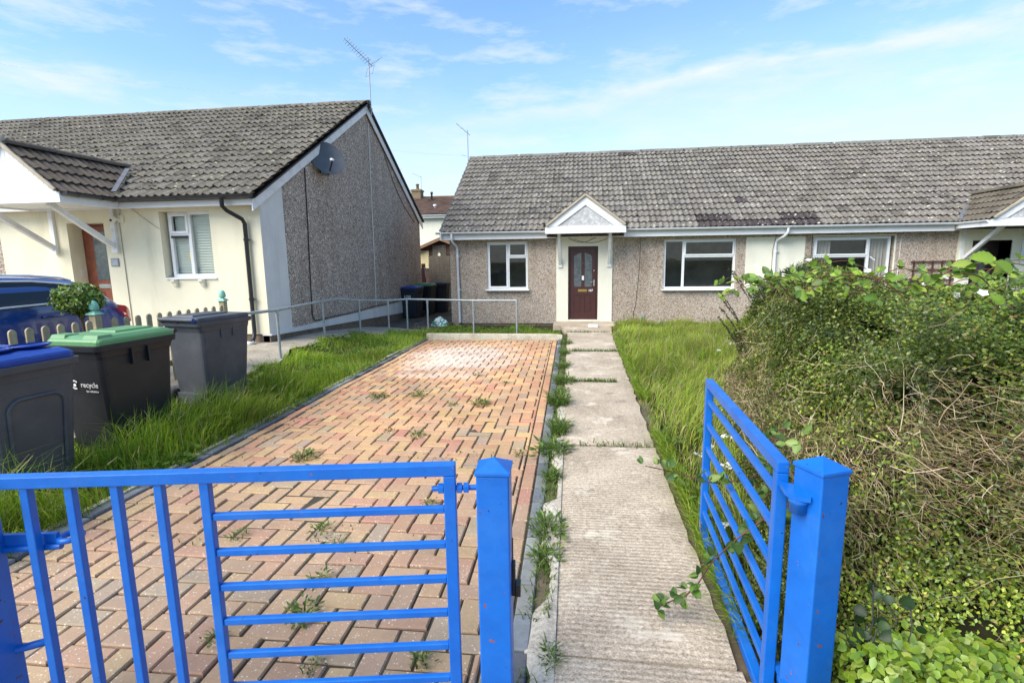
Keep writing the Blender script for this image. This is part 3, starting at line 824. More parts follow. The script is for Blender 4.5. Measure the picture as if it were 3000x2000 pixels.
# ------------------------------------------------------------------ neighbour bungalow on the left
def left_house():
    yF = 8.75; xG = -5.6; x0 = -16.0
    h = empty('bungalow', (-9.5, 12, .3), 'cream rendered bungalow with dark tiled roof, black gutter and pebbledash gable end', 'bungalow')
    eave, ridge, back = (8.62, 2.80), (13.66, 5.62), (18.05, 3.02)
    zt = 2.86
    ops = [(-7.56, -6.57, 1.36, 2.58, .21), (-9.47, -8.70, .42, 2.41, .34)]
    mb = MB(); wall_grid(mb, -10.93, xG, .36, zt, yF, ops, .17)
    mb.add([(-10.93, yF, .36), (-10.93, yF+.02, .36), (-10.93, yF+.02, zt), (-10.93, yF, zt)], [(0, 1, 2, 3)])
    mb.build('front_wall', M_['cream'], h)
    mb = MB(); mb.box(x0, -10.932, yF+.02, yF+.2, .36, zt); mb.build('pebbledash_wall', M_['pebgrey'], h)
    # gable end in pebbledash with a cream strip at its front corner
    mb = MB()
    zl = lambda y: eave[1]+(ridge[1]-eave[1])*(y-eave[0])/(ridge[0]-eave[0]) if y < ridge[0] else ridge[1]+(back[1]-ridge[1])*(y-ridge[0])/(back[0]-ridge[0])
    yB = 18.0
    mb.prism([(9.52, .38), (yB, .38), (yB, zl(yB)-.03), (ridge[0], ridge[1]-.03), (9.52, zl(9.52)-.03)], 'x', xG-.2, xG+.012)
    mb.build('gable_wall', M_['pebgrey'], h)
    mb = MB(); mb.prism([(yF+.004, .36), (9.517, .36), (9.517, zl(9.517)-.03), (yF+.004, zl(yF)-.03)], 'x', xG-.2, xG)
    mb.build('corner_panel', M_['offwhite'], h)
    mb = MB(); mb.prism([(yF+.002, .36), (yF+.002, .33), (15.6, .03), (15.6, .378), (9.6, .378)], 'x', xG-.15, xG+.03)
    mb.prism([(15.603, .03), (yB, .0), (yB, .378), (15.603, .378)], 'x', xG-.15, xG+.028)
    mb.build('base_band', M_['offwhite'], h, bevel=.004)
    mb = MB()
    mb.box(x0, xG-.03, yF+.03, yF+.2, -.2, .358)
    mb.prism([(yF+.03, .33), (yF+.03, -.3), (yB, -.4), (yB, -.02)], 'x', xG-.15, xG-.012)
    mb.build('plinth', M_['plinth'], h)
    mb = MB(); mb.box(x0, xG-.2, yB-.2, yB, -.3, 3.0); mb.prism([(yF, -.3), (yB, -.3), (yB, 2.9), (ridge[0], ridge[1]-.1), (yF, 2.8)], 'x', x0, x0+.2)
    mb.build('rear_wall', M_['pebgrey'], h)
    # roof
    V = Vector((0, ridge[0]-eave[0], ridge[1]-eave[1])).normalized(); run = math.hypot(ridge[0]-8.42, ridge[1]-eave[1]+.11)
    xr = -5.45; nu = 36
    mb = MB(); rows = 18; g = run/rows
    tile_field(mb, (xr-nu*.3, 8.42, eave[1]-.075+.05), (1, 0, 0), V, nu, rows, jcol(lin(116, 111, 102), .16), gauge=g)
    mb.cur = (.08, .075, .07, 1)
    roof_planes(mb, -16.3, xr-.02, (8.45, eave[1]-.08), (ridge[0], ridge[1]+.01), (18.25, back[1]-.06))
    mb.build('roof', M_['tile2'], h, col=True)
    mb = MB(); ridge_tiles(mb, (-16.3, ridge[0], ridge[1]+.07), (xr+.02, ridge[0], ridge[1]+.07), .12, .45, lambda k: jcol(lin(120, 114, 100))(0, 0))
    mb.build('ridge_tiles', M_['tile2'], h, col=True)
    mb = MB()   # bargeboards
    w = .17
    for (a, b_) in ((eave, ridge), (back, ridge)):
        ya, za = a; yb_, zb_ = b_
        ex = -.16 if ya < yb_ else .16
        sl = (zb_-za)/(yb_-ya)
        p = [(ya+ex, za+sl*ex), (yb_, zb_), (yb_, zb_-w*1.15), (ya+ex, za+sl*ex-w*1.15)]
        mb.prism(p, 'x', xG+.05, xG+.075)
    mb.build('bargeboard', M_['wpaint'], h, bevel=.004)
    mb = MB()
    for (a, b_) in ((eave, ridge), (back, ridge)):
        mb.bar((xG+.09, a[0]-.1*(1 if a[0] < b_[0] else -1), a[1]-.02), (xG+.09, b_[0], b_[1]+.03), .10, .03)
    mb.build('verge_strip', M_['tiledark'] if False else M_['cable'], h)
    mb = MB(); mb.box(-11.5, xG+.05, 8.47, 8.495, 2.62, 2.79); mb.box(-11.5, xG+.048, 8.496, yF-.002, 2.64, 2.66)
    mb.build('fascia', M_['upvc'], h, bevel=.004)
    gutter(h, (-8.15, 8.355, 2.785), (xG+.10, 8.355, 2.785), M_['black'], r=.066)
    gutter(h, (-8.0, 7.42, 2.79), (-8.0, 8.30, 2.785), M_['black'], r=.066)
    x = -5.86
    downpipe(h, [(x-.16, 8.355, 2.74), (x-.16, 8.36, 2.60), (x-.14, 8.44, 2.53), (x-.02, yF-.09, 2.40), (x, yF-.06, 2.32), (x, yF-.06, .40), (x, yF-.10, .30), (x+.02, yF-.22, .22)], M_['black'], [(2.05, x, yF-.06), (1.0, x, yF-.06)], .036)
    mb = MB(); mb.lathe([(.05, 0), (.06, .02), (.06, .06), (.045, .06)], (x+.03, yF-.25, H(x, 8.4)+.0), 14); mb.build('drain', M_['pvcwhite'], h)
    # window
    f = window(h, -7.50, -6.57, 1.40, 2.58, yF+.13, [(0, .44, 0, .66, False), (0, .44, .66, 1, True), (.44, 1, 0, 1, False)], blinds=True, room=True)
    mb = MB(); mb.box(-7.46, -7.12, yF+.115, yF+.129, 2.11, 2.15); mb.build('vent_bar', M_['cable'], f)
    mb = MB(); mb.box(-7.16, -7.09, yF+.156, yF+.1605, 1.72, 1.84); mb.build('warning_sticker', M_['yellow'], f)
    for bx in (-7.35, -6.80):
        mb = MB(); mb.prism([(yF-.001, 1.36), (yF-.11, 1.36), (yF-.11, 1.33), (yF-.07, 1.29), (yF-.05, 1.24), (yF-.001, 1.22)], 'x', bx-.035, bx+.035)
        mb.build('corbel', M_['cream2'], h, bevel=.006)
    # door
    d = MB(); d.box(-9.47, -8.70, yF+.29, yF+.34, .42, 2.41); d.build('door_frame', M_['redwood'], h)
    d = MB(); d.box(-9.41, -8.76, yF+.265, yF+.289, .46, 2.36)
    for (a, b_, z0, z1) in ((-9.33, -9.12, .6, 1.15), (-9.05, -8.84, .6, 1.15)):
        d.box(a, b_, yF+.255, yF+.264, z0, z1)
    dr = d.build('door', M_['redwood'], h, bevel=.004)
    g = MB(); g.box(-9.22, -8.95, yF+.255, yF+.264, 1.36, 2.26); g.build('glass', M_['frost'], dr)
    g = MB(); g.box(-9.21, -8.96, yF+.248, yF+.264, 1.20, 1.28); g.box(-9.17, -9.0, yF+.24, yF+.2475, 1.225, 1.255); g.build('letterplate', M_['chrome'], dr)
    g = MB(); g.box(-9.475, -9.465, yF+.16, yF+.21, 1.45, 1.56); g.build('doorbell', M_['upvc'], h)
    # porch
    porch(h, -8.98, .88, 7.42, yF, 2.62, 3.52, 2.78, M_['tiledark'], jcol(lin(98, 88, 78), .12), M_['upvc'], M_['upvc'], brackets=(-8.47, -9.74), bz=(2.6, 1.86), roof_back=1.7, barge_w=.02)
    mb = MB(); mb.bar((-8.03, 8.36, 2.89), (-8.62, 9.35, 3.45), .075, .02); mb.build('valley_flashing', M_['lead'], h)
    # cables and conduit on the gable
    mb = MB(); mb.tube([(xG+.03, 13.82, 5.2), (xG+.03, 13.72, .42)], .012, 6); mb.build('conduit', M_['pvcwhite'], h)
    mb = MB(); mb.tube([(xG+.03, 10.37, 3.52), (xG+.03, 10.33, 2.4), (xG+.03, 10.27, 1.2), (xG+.03, 10.25, .55), (xG+.03, 10.33, .42), (xG+.04, 11.2, .42), (xG+.04, 12.4, .40), (xG+.04, 13.4, .44), (xG+.04, 15.5, .42)], .011, 6)
    mb.tube([(xG+.03, 14.9, 4.6), (xG+.03, 15.6, 3.9), (xG+.03, 16.3, 3.4), (xG+.03, 17.4, 2.9)], .009, 6)
    mb.build('cable', M_['cable'], h)
    mb = MB(); mb.tube([(-8.30, yF-.012, 2.66), (-8.33, yF-.012, 2.55), (-8.38, yF-.012, 2.5)], .006, 5)
    mb.tube([(-8.36, yF-.01, 2.45), (-8.35, yF-.01, .4)], .007, 5)
    mb.tube([(-8.1, yF-.012, 2.66), (-7.9, yF-.012, 2.5), (-7.7, yF-.012, 2.36), (-7.56, yF-.012, 2.27)], .005, 5)
    mb.build('wall_cable', M_['mortar'], h)
    # things fixed to it
    s = empty('house_sign', (-8.55, yF, 1.68), 'small grey plaque on the cream wall beside the red-brown door', 'sign')
    mb = MB(); mb.box(-8.63, -8.47, yF-.018, yF-.002, 1.61, 1.76); mb.build('plaque', M_['plaque'], s, bevel=.004)
    mb = MB(); mb.box(-8.615, -8.485, yF-.021, yF-.0185, 1.625, 1.745); mb.build('plaque_face', M_['alu'], s)
    s = empty('security_camera', (-8.33, yF, 2.46), 'cream dome security camera on the wall by the left porch bracket', 'camera')
    mb = MB(); mb.box(-8.38, -8.26, yF-.03, yF-.002, 2.40, 2.53); mb.build('mount', M_['cream2'], s, bevel=.006)
    mb = MB(); mb.lathe([(0, .07), (.045, .06), (.065, .02), (.06, -.02), (.03, -.05), (0, -.055)], (-8.40, yF-.10, 2.45), 16); mb.tube([(-8.32, yF-.03, 2.46), (-8.39, yF-.09, 2.46)], .02, 8)
    c_ = mb.build('camera_body', M_['cream2'], s)
    mb = MB(); mb.lathe([(.02, 0), (.02, .02), (0, .022)], n=12, M=Matrix.Translation((-8.385, yF-.15, 2.43)) @ Matrix.Rotation(R(70), 4, 'X')); mb.build('lens', M_['black'], c_)
    return h
left_house()

# satellite dish on the bargeboard
def dish():
    C = Vector((-5.40, 11.0, 3.80))
    t = empty('satellite_dish', (-5.5, 11.1, 3.7), 'dark grey satellite dish fixed to the white bargeboard of the gable', 'satellite dish')
    nrm = Vector((.64, -.64, .42)).normalized(); q = nrm.to_track_quat('Z', 'Y').to_matrix().to_4x4()
    prof = [(0, .0)]; 
    for i in range(1, 9): r = .36*i/8; prof.append((r, .42*r*r))
    T = Matrix.Translation(C) @ q @ Matrix.Diagonal((1.0, 1.06, 1, 1))
    mb = MB(); mb.lathe(prof, n=36, M=T); mb.lathe([(r, z-.006) for r, z in prof], n=36, M=T); mb.lathe([(.36, .054), (.367, .057), (.367, .05), (.36, .046)], n=36, M=T)
    mb.build('reflector', M_['dish'], t, fix=False)
    L = C+nrm*.38+Vector((.0, 0, -.22))
    mb = MB(); b0 = T @ Vector((0, -.33, .03)); 
    low = C+Vector((.05, -.05, -.33))
    mb.bar(low, L+Vector((0, 0, -.03)), .022); mb.bar(C-nrm*.02+Vector((0, 0, -.1)), low, .03)
    mb.build('feed_arm', M_['cable'], t)
    mb = MB(); d = (C-L).normalized(); mb.tube([L-d*.06, L+d*.01, L+d*.03, L+d*.05], [.022, .022, .032, .034], 12); mb.tube([L+d*.05, L+d*.056], [.03, .0], 12); mb.build('feed_horn', M_['upvc'], t)
    mb = MB(); mb.tube([C-nrm*.01, C-nrm*.10, Vector((-5.40, 11.12, 3.66)), Vector((-5.52, 11.05, 3.62))], .02, 8); mb.box(-5.54, -5.52, 10.95, 11.25, 3.5, 3.72)
    mb.build('mount', M_['cable'], t)
dish()

def yagi(name, base, h, tip, label, n=9, el=.16, refl=True, low=None):
    base = Vector(base); t = empty(name, base, label, 'aerial')
    top = base+Vector((0, 0, h))
    mb = MB(); mb.tube([base-Vector((0, 0, .25)), top+Vector((0, 0, .1))], .016, 8)
    mb.box(base.x-.03, base.x+.03, base.y-.04, base.y+.03, base.z-.12, base.z-.06); mb.build('mast', M_['alu'], t)
    tip = Vector(tip); d = (tip-top).normalized(); side = d.cross(Vector((0, 0, 1))).normalized(); up = side.cross(d)
    b = MB(); b.bar(top-d*.12, tip, .012)
    L = (tip-top).length
    for i in range(n):
        p = top+d*(L*(i+.5)/n); l = el*(1-.25*i/n)
        b.tube([p-side*l+up*.0, p+side*l], .0035, 5)
        if refl:
            b.tube([p-side*l*.6-up*.05, p, p-side*l*.6+up*.05], .004, 4); b.tube([p+side*l*.6-up*.05, p, p+side*l*.6+up*.05], .004, 4)
    b.build('boom', M_['alu'], t)
    if refl:
        r = MB(); bk = top-d*.10
        for s in (-1, 1):
            a = bk+up*s*.05
            for k in (-1, 1):
                e = a+up*s*.22-d*.06+side*k*.18
                r.bar(a+side*k*.18, e, .012, .008)
            r.bar(a-side*.2, a+side*.2, .009); r.bar(a+up*s*.21-d*.06-side*.2, a+up*s*.21-d*.06+side*.2, .008)
        r.build('reflector', M_['alu'], t)
    if low:
        r = MB(); p = base+Vector((0, 0, low)); r.bar(p, p+Vector((-.25, 0, .06)), .015); r.build('side_arm', M_['alu'], t)
    return t
yagi('tv_aerial', (-5.44, 13.75, 5.62), 1.05, (-5.84, 13.25, 7.08), 'tall television aerial with a bristly boom above the left gable', 11, .17)
yagi('tv_aerial', (-3.99, 18.9, 5.05), .98, (-4.32, 18.6, 6.30), 'thin pole aerial behind the left end of the middle roof ridge', 3, .10, False, .2)

# ------------------------------------------------------------------ the pebbledash bungalows on the right
RE, RR, RB = (14.50, 2.42), (18.87, 5.13), (23.2, 2.42)
YD = 14.77
def right_roof(h, x0, nu, colf):
    V = Vector((0, RR[0]-RE[0], RR[1]-RE[1])).normalized(); run = math.hypot(RR[0]-14.40, RR[1]-RE[1]+.06)
    mb = MB(); rows = 16; g = run/rows
    tile_field(mb, (x0, 14.40, RE[1]-.06+.03), (1, 0, 0), V, nu, rows, colf, gauge=g)
    x1 = x0+nu*.3
    mb.cur = (.09, .09, .085, 1)
    roof_planes(mb, x0+.01, x1-.001, (14.42, RE[1]-.08), (RR[0], RR[1]-.01), (23.3, 2.35))
    mb.build('roof', M_['tile'], h, col=True)
    mb = MB(); ridge_tiles(mb, (x0-.02, RR[0], RR[1]+.06), (x1, RR[0], RR[1]+.06), .12, .45, lambda k: jcol(lin(112, 112, 106))(0, 0))
    mb.build('ridge_tiles', M_['tile'], h, col=True)

def house107():
    x0, x1 = -3.72, 5.16
    h = empty('bungalow', (.8, 17, -.15), 'pebbledash bungalow with maroon front door, grey tiled roof and white porch gable', 'bungalow')
    ops = [(-2.65, -1.49, .80, 2.13, .14), (2.22, 4.09, .78, 2.11, .14), (-.36, .46, -.10, 1.97, .10)]
    zt = 2.36
    mb = MB(); wall_grid(mb, x0, x1, -.17, zt, YD, ops, .14)
    mb.build('front_wall', M_['peb'], h)
    mb = MB(); mb.prism([(YD+.001, -.3), (23, -.3), (23, 2.4), (18.87, 5.05), (YD+.001, 2.38)], 'x', x0, x0+.2)
    mb.box(x0+.2, x1, 22.8, 23, -.3, 2.4); mb.build('end_wall', M_['peb'], h)
    mb = MB(); mb.box(x0+.02, x1, YD+.025, YD+.2, -.5, -.172); mb.build('plinth', M_['plinth'], h)
    base = lin(116, 112, 106)
    dk = lin(68, 61, 62)
    def cf(t, r):
        x = -3.90+t*.3
        c = jcol(base, .15)(t, r)
        if (r == 0 and 2.7 < x < 6.0) or (r == 1 and (2.7 < x < 3.75)) or (r == 4 and 3.9 < x < 4.3) or (r == 15 and 1.0 < x < 1.5): c = jcol(dk, .1)(t, r)
        return c
    right_roof(h, -3.90, 30, cf)
    mb = MB(); mb.box(-3.92, -.93, 14.46, 14.485, 2.19, 2.40); mb.box(1.13, x1, 14.46, 14.485, 2.19, 2.40)
    mb.box(-3.9, x1, 14.487, YD-.002, 2.20, 2.22); mb.build('fascia', M_['upvc'], h, bevel=.003)
    mb = MB(); 
    for sgn in (0, 1):
        a = ((14.3, 2.36), (18.87, 5.13)) if not sgn else ((23.3, 2.36), (18.87, 5.13))
        mb.prism([a[0], a[1], (a[1][0], a[1][1]-.16), (a[0][0], a[0][1]-.16)], 'x', -3.86, -3.84)
    mb.build('bargeboard', M_['wpaint'], h)
    gutter(h, (-4.0, 14.37, 2.40), (-.96, 14.37, 2.385), M_['white_pipe'])
    gutter(h, (1.18, 14.37, 2.40), (x1+.1, 14.37, 2.39), M_['white_pipe'])
    downpipe(h, [(-3.56, 14.37, 2.36), (-3.56, 14.37, 2.22), (-3.56, 14.42, 2.14), (-3.50, 14.66, 2.02), (-3.49, 14.71, 1.95), (-3.47, 14.71, -.15)], M_['white_pipe'], [(1.75, -3.485, 14.71), (.8, -3.48, 14.71)], .034)
    downpipe(h, [(5.22, 14.37, 2.36), (5.22, 14.37, 2.24), (5.18, 14.44, 2.15), (5.08, 14.66, 2.05), (5.06, 14.71, 1.98), (5.06, 14.71, -.15)], M_['white_pipe'], [(1.75, 5.06, 14.71), (.8, 5.06, 14.71)], .034)
    window(h, -2.65, -1.49, .80, 2.13, YD+.05, [(0, .52, 0, 1, True), (.52, 1, 0, .68, False), (.52, 1, .68, 1, True)])
    window(h, 2.22, 4.09, .78, 2.11, YD+.05, [(0, .28, 0, 1, False), (.28, 1, 0, .66, False), (.28, 1, .66, 1, True)])
    # smooth reveals round the two windows
    mb = MB()
    for (a, b_, z0, z1) in ((-2.65, -1.49, .80, 2.13), (2.22, 4.09, .78, 2.11)):
        mb.box(b_+.0, b_+.035, YD-.004, YD-.0005, z0-.03, z1+.03); mb.box(a-.02, b_, YD-.004, YD-.0005, z1, z1+.03)
    mb.build('window_trim', M_['mortar'], h)
    # door surround, door
    mb = MB(); wall_grid(mb, -.69, .85, -.13, 2.20, YD-.03, [(-.36, .46, -.10, 1.97, .16)], .16)
    for xx in (-.69, .85): mb.add([(xx, YD-.03, -.13), (xx, YD, -.13), (xx, YD, 2.2), (xx, YD-.03, 2.2)], [(0, 1, 2, 3)])
    mb.build('door_surround', M_['cream2'], h)
    fr = MB(); y = YD+.03
    fr.box(-.36, -.31, y, y+.09, -.10, 1.97); fr.box(.41, .46, y, y+.09, -.10, 1.97); fr.box(-.309, .409, y, y+.09, 1.92, 1.969)
    fr.build('door_frame', M_['maroon'], h, bevel=.004)
    d = MB(); y = YD+.055
    d.box(-.31, .41, y+.012, y+.05, -.06, 1.92)
    # stiles, rails and a curved head over the two lights
    for (a, b_, z0, z1) in ((-.305, -.20, -.055, 1.915), (.30, .405, -.055, 1.915), (.005, .095, -.055, 1.915), (-.199, .004, -.055, .12), (.096, .299, -.055, .12), (-.199, .004, .62, .86), (.096, .299, .62, .86)):
        d.box(a, b_, y, y+.0115, z0, z1)
    for sg, (a, b_) in ((1, (-.20, .005)), (-1, (.095, .30))):
        pts = []
        for i in range(9):
            t = i/8; x = a+(b_-a)*t; tt = t if sg == 1 else 1-t
            pts.append((x, 1.70+.09*math.sin(tt*math.pi/2)))
        d.prism([(b_, 1.914), (a, 1.914)]+pts, 'y', y+.0005, y+.0115)
    for (a, b_) in ((-.16, -.035), (.135, .26)):
        d.box(a, b_, y+.002, y+.0118, .16, .58)
    dr = d.build('door', M_['maroon'], h, bevel=.004)
    for (a, b_) in ((-.21, .01), (.09, .31)):
        g = MB(); g.box(a, b_, y+.006, y+.0119, .85, 1.80); g.build('glass', M_['frost'], dr)
    g = MB(); g.box(-.085, .165, y-.008, y-.001, .715, .785); g.box(-.06, .14, y-.014, y-.0085, .735, .765); g.build('letterplate', M_['brass'], dr, bevel=.002)
    g = MB(); g.box(.02, .08, y-.03, y-.001, 1.04, 1.16); g.build('key_safe', M_['upvc'], dr, bevel=.005)
    g = MB(); g.lathe([(.018, 0), (.018, .01), (0, .012)], n=14, M=Matrix.Translation((.355, y, 1.30)) @ Matrix.Rotation(R(90), 4, 'X')); g.lathe([(.01, 0), (.01, .01), (0, .012)], n=10, M=Matrix.Translation((.05, y, 1.5)) @ Matrix.Rotation(R(90), 4, 'X')); g.build('lock', M_['chrome'], dr)
    g = MB(); g.box(.335, .375, y-.008, y-.0005, .88, 1.05); g.tube([(.355, y-.005, .99), (.355, y-.05, .99), (.345, y-.06, .99), (.25, y-.06, .985)], .009, 8); g.build('handle', M_['chrome'], dr)
    text('107', .085, M_['paintwhite'], dr, Matrix.Translation((.265, y-.002, .75)) @ Matrix.Rotation(R(90), 4, 'X'), 'number', .002, .002)
    mb = MB(); mb.box(-.38, .48, YD-.075, YD+.12, -.104, -.065); mb.build('threshold', M_['cream2'], h, bevel=.006)
    porch(h, .10, 1.0, 13.98, YD, 2.285, 3.21, 2.47, M_['tile'], jcol(lin(112, 108, 96), .15), M_['flaky'], M_['upvc'], brackets=(-.59, .75), bz=(2.2, 1.40), roof_back=1.6, gable_clad='flat', barge_w=.17, apex_mortar=False)
    # cables: over the door, down the wall
    mb = MB(); pts = [(-.35+.75*t, YD-.045, 2.20-.13*math.sin(math.pi*min(1, t*1.05))) for t in np.linspace(0, 1, 11)]
    mb.tube(pts, .007, 5); mb.tube([(-.2+.9*t, YD-.05, 2.16-.10*math.sin(math.pi*t)) for t in np.linspace(0, 1, 9)], .006, 5)
    mb.build('hanging_cable', M_['cable'], h)
    mb = MB(); mb.tube([(1.60, YD-.006, 2.2), (1.57, YD-.006, 1.2), (1.50, YD-.006, .35), (1.44, YD-.006, .12), (1.46, YD-.006, -.1)], .006, 5); mb.build('wall_cable', M_['cable'], h)
    mb = MB(); mb.box(1.64, 1.74, YD-.05, YD-.002, -.02, .10); mb.build('junction_box', M_['galv'], h, bevel=.004)
    # smooth cream panel either side of the party downpipe
    mb = MB(); mb.prism([(4.33, 2.13), (4.33, .80), (4.82, .18), (4.82, -.15), (x1-.001, -.15), (x1-.001, 2.13)], 'y', YD-.014, YD-.001)
    mb.build('render_panel', M_['cream2'], h)
    return h
house107()

def right_house():
    x0, x1 = 5.16, 17.2
    h = empty('bungalow', (11, 17, -.15), 'pebbledash bungalow beyond the hedge with half drawn curtains in its window', 'bungalow')
    ops = [(6.00, 7.95, .78, 2.11, .14), (9.75, 10.65, -.10, 1.95, .40)]
    mb = MB(); wall_grid(mb, x0, x1, -.17, 2.36, YD, ops, .14); mb.build('front_wall', M_['peb'], h)
    mb = MB(); mb.box(x1-.2, x1, YD+.01, 23, -.3, 2.4); mb.box(x0, x1-.201, 22.8, 23, -.3, 2.4); mb.build('end_wall', M_['peb'], h)
    base = lin(114, 109, 103); dk = lin(68, 61, 62)
    def cf(t, r):
        x = 5.10+t*.3
        if (r == 0 and x < 5.95) or (r == 1 and x < 5.9): return jcol(dk, .1)(t, r)
        return jcol(base, .16)(t, r)
    right_roof(h, 5.10, 41, cf)
    mb = MB(); mb.box(x0+.002, 9.12, 14.46, 14.485, 2.19, 2.40); mb.box(x0+.002, 17.2, 14.487, YD-.002, 2.20, 2.22); mb.build('fascia', M_['upvc'], h, bevel=.003)
    gutter(h, (5.28, 14.37, 2.39), (9.14, 14.37, 2.385), M_['white_pipe'])
    gutter(h, (9.14, 13.40, 2.385), (9.14, 14.33, 2.385), M_['white_pipe'])
    window(h, 6.03, 7.89, .78, 2.10, YD+.05, [(0, .72, 0, .63, False), (0, .72, .63, 1, True), (.72, 1, 0, 1, False)], curtains=[(6.0, 6.50), (7.38, 7.92)])
    mb = MB(); mb.box(7.951, 7.99, YD-.004, YD-.0005, .75, 2.14); mb.box(5.98, 7.95, YD-.004, YD-.0005, 2.11, 2.14); mb.build('window_trim', M_['cream2'], h)
    mb = MB(); mb.box(x0+.001, 5.80, YD-.014, YD-.001, -.15, 2.13); mb.build('render_panel', M_['cream2'], h)
    mb = MB(); mb.tube([(5.97, YD-.006, 2.2), (5.95, YD-.006, -.1)], .008, 5); mb.tube([(5.09, YD-.02, 2.25), (5.0, YD-.02, 1.8), (5.0, YD-.02, 1.0)], .006, 5); mb.build('wall_cable', M_['cable'], h)
    mb = MB(); mb.tube([(8.2, YD-.006, 2.2), (8.1, YD-.006, 2.05), (8.08, YD-.006, .3)], .008, 5); mb.build('conduit', M_['pvcwhite'], h)
    mb = MB(); wall_grid(mb, 9.42, 10.98, -.13, 2.20, YD-.03, [(9.75, 10.65, -.10, 1.95, .43)], .43)
    for xx in (9.42, 10.98): mb.add([(xx, YD-.03, -.13), (xx, YD, -.13), (xx, YD, 2.2), (xx, YD-.03, 2.2)], [(0, 1, 2, 3)])
    mb.build('door_surround', M_['cream2'], h)
    d = MB(); d.box(9.75, 10.65, YD+.40, YD+.45, -.10, 1.95); dr = d.build('door', M_['darkdoor'], h)
    g = MB(); g.box(10.12, 10.38, YD+.385, YD+.399, .3, 1.75); g.build('glass', M_['frost'], dr)
    porch(h, 10.2, 1.02, 13.35, YD, 2.235, 3.14, 2.40, M_['tiledark'], jcol(lin(96, 90, 80), .12), M_['flaky'], M_['wpaint'], brackets=(9.52, 10.9), bz=(2.2, 1.36), roof_back=1.6, gable_clad='flat', barge_w=.16)
    mb = MB(); mb.bar((9.12, 14.32, 2.46), (9.98, 15.35, 3.01), .09, .02); mb.build('valley_flashing', M_['lead'], h)
    t = empty('trellis', (8.9, YD, 1.2), 'small brown timber trellis fixed to the pebbledash wall above the hedge', 'trellis')
    mb = MB()
    for z in (.75, 1.0, 1.24, 1.44): mb.box(8.36, 9.40, YD-.05, YD-.032, z-.02, z+.02)
    for x in np.arange(8.45, 9.4, .22): mb.box(x-.018, x+.018, YD-.031, YD-.012, .65, 1.47)
    mb.build('lattice', M_['shed'], t)
right_house()

# ------------------------------------------------------------------ behind: terrace, shed, fence, gate
def far_house():
    h = empty('terraced_house', (-12, 41, 0), 'distant cream house with brown tiled roof seen between the two bungalows', 'house')
    y = 38.0
    mb = MB(); mb.box(-19, -6, y, y+8, -.3, 5.0); mb.build('wall', M_['cream2'], h)
    V = Vector((0, 4.3, 1.62)).normalized()
    mb = MB(); tile_field(mb, (-19.3, y-.35, 4.92), (1, 0, 0), V, 46, 15, jcol(lin(106, 86, 76), .15), gauge=.335, amp=.04)
    mb.cur = (.12, .085, .065, 1); roof_planes(mb, -19.3, -5.6, (y-.3, 4.92), (y+4.1, 6.62), (y+8.3, 4.92)); mb.build('roof', M_['tilebrown'], h, col=True)
    mb = MB(); ridge_tiles(mb, (-19.3, y+4.1, 6.66), (-5.6, y+4.1, 6.66), .13, .45, lambda k: lin(112, 84, 70)); mb.build('ridge_tiles', M_['tilebrown'], h, col=True)
    gutter(h, (-19.3, y-.42, 4.86), (-5.6, y-.42, 4.86), M_['white_pipe'], False, .07)
    mb = MB(); mb.box(-19.2, -5.7, y-.34, y-.31, 4.66, 4.88); mb.build('fascia', M_['upvc'], h)
    mb = MB(); mb.box(-13.5, -12.75, y+3.7, y+4.5, 6.2, 7.25); mb.box(-13.56, -12.69, y+3.64, y+4.56, 7.1, 7.2); c_ = mb.build('chimney', M_['brick'], h)
    mb = MB(); mb.lathe([(.13, 7.25), (.11, 7.6), (.15, 7.62), (.15, 7.68), (0, 7.72)], (-13.1, y+4.1, 0), 12); mb.build('chimney_pot', M_['brick'], c_)
    mb = MB(); mb.lathe([(.07, 6.2), (.07, 6.78), (.11, 6.8), (.10, 6.95), (0, 6.98)], (-11.75, y+3.4, 0), 10); mb.box(-12.0, -11.5, y+3.1, y+3.5, 6.28, 6.36); mb.build('roof_vent', M_['black'], h)
    mb = MB(); mb.lathe([(.08, 5.2), (.08, 5.62), (.15, 5.64), (.13, 5.74), (0, 5.78)], (-10.9, y+1.2, 0), 10); mb.build('roof_vent', M_['upvc'], h)
    window(h, -9.6, -8.2, 3.0, 4.4, y-.08, [(0, .5, 0, 1, False), (.5, 1, 0, 1, False)], room=False, sill=True)
    mb = MB(); mb.box(-9.55, -8.25, y-.006, y-.001, 3.05, 4.35); mb.build('window_recess', M_['dark'], h)
    yagi('tv_aerial', (-12.75, y+4.0, 7.2), 1.0, (-13.3, y+3.4, 8.45), 'right-hand thin aerial beside the distant chimney', 4, .25, False)
    yagi('tv_aerial', (-14.6, y+4.0, 7.2), 1.5, (-15.2, y+3.4, 8.85), 'left-hand thin aerial rising behind the gable near the distant chimney', 4, .3, True)
far_house()

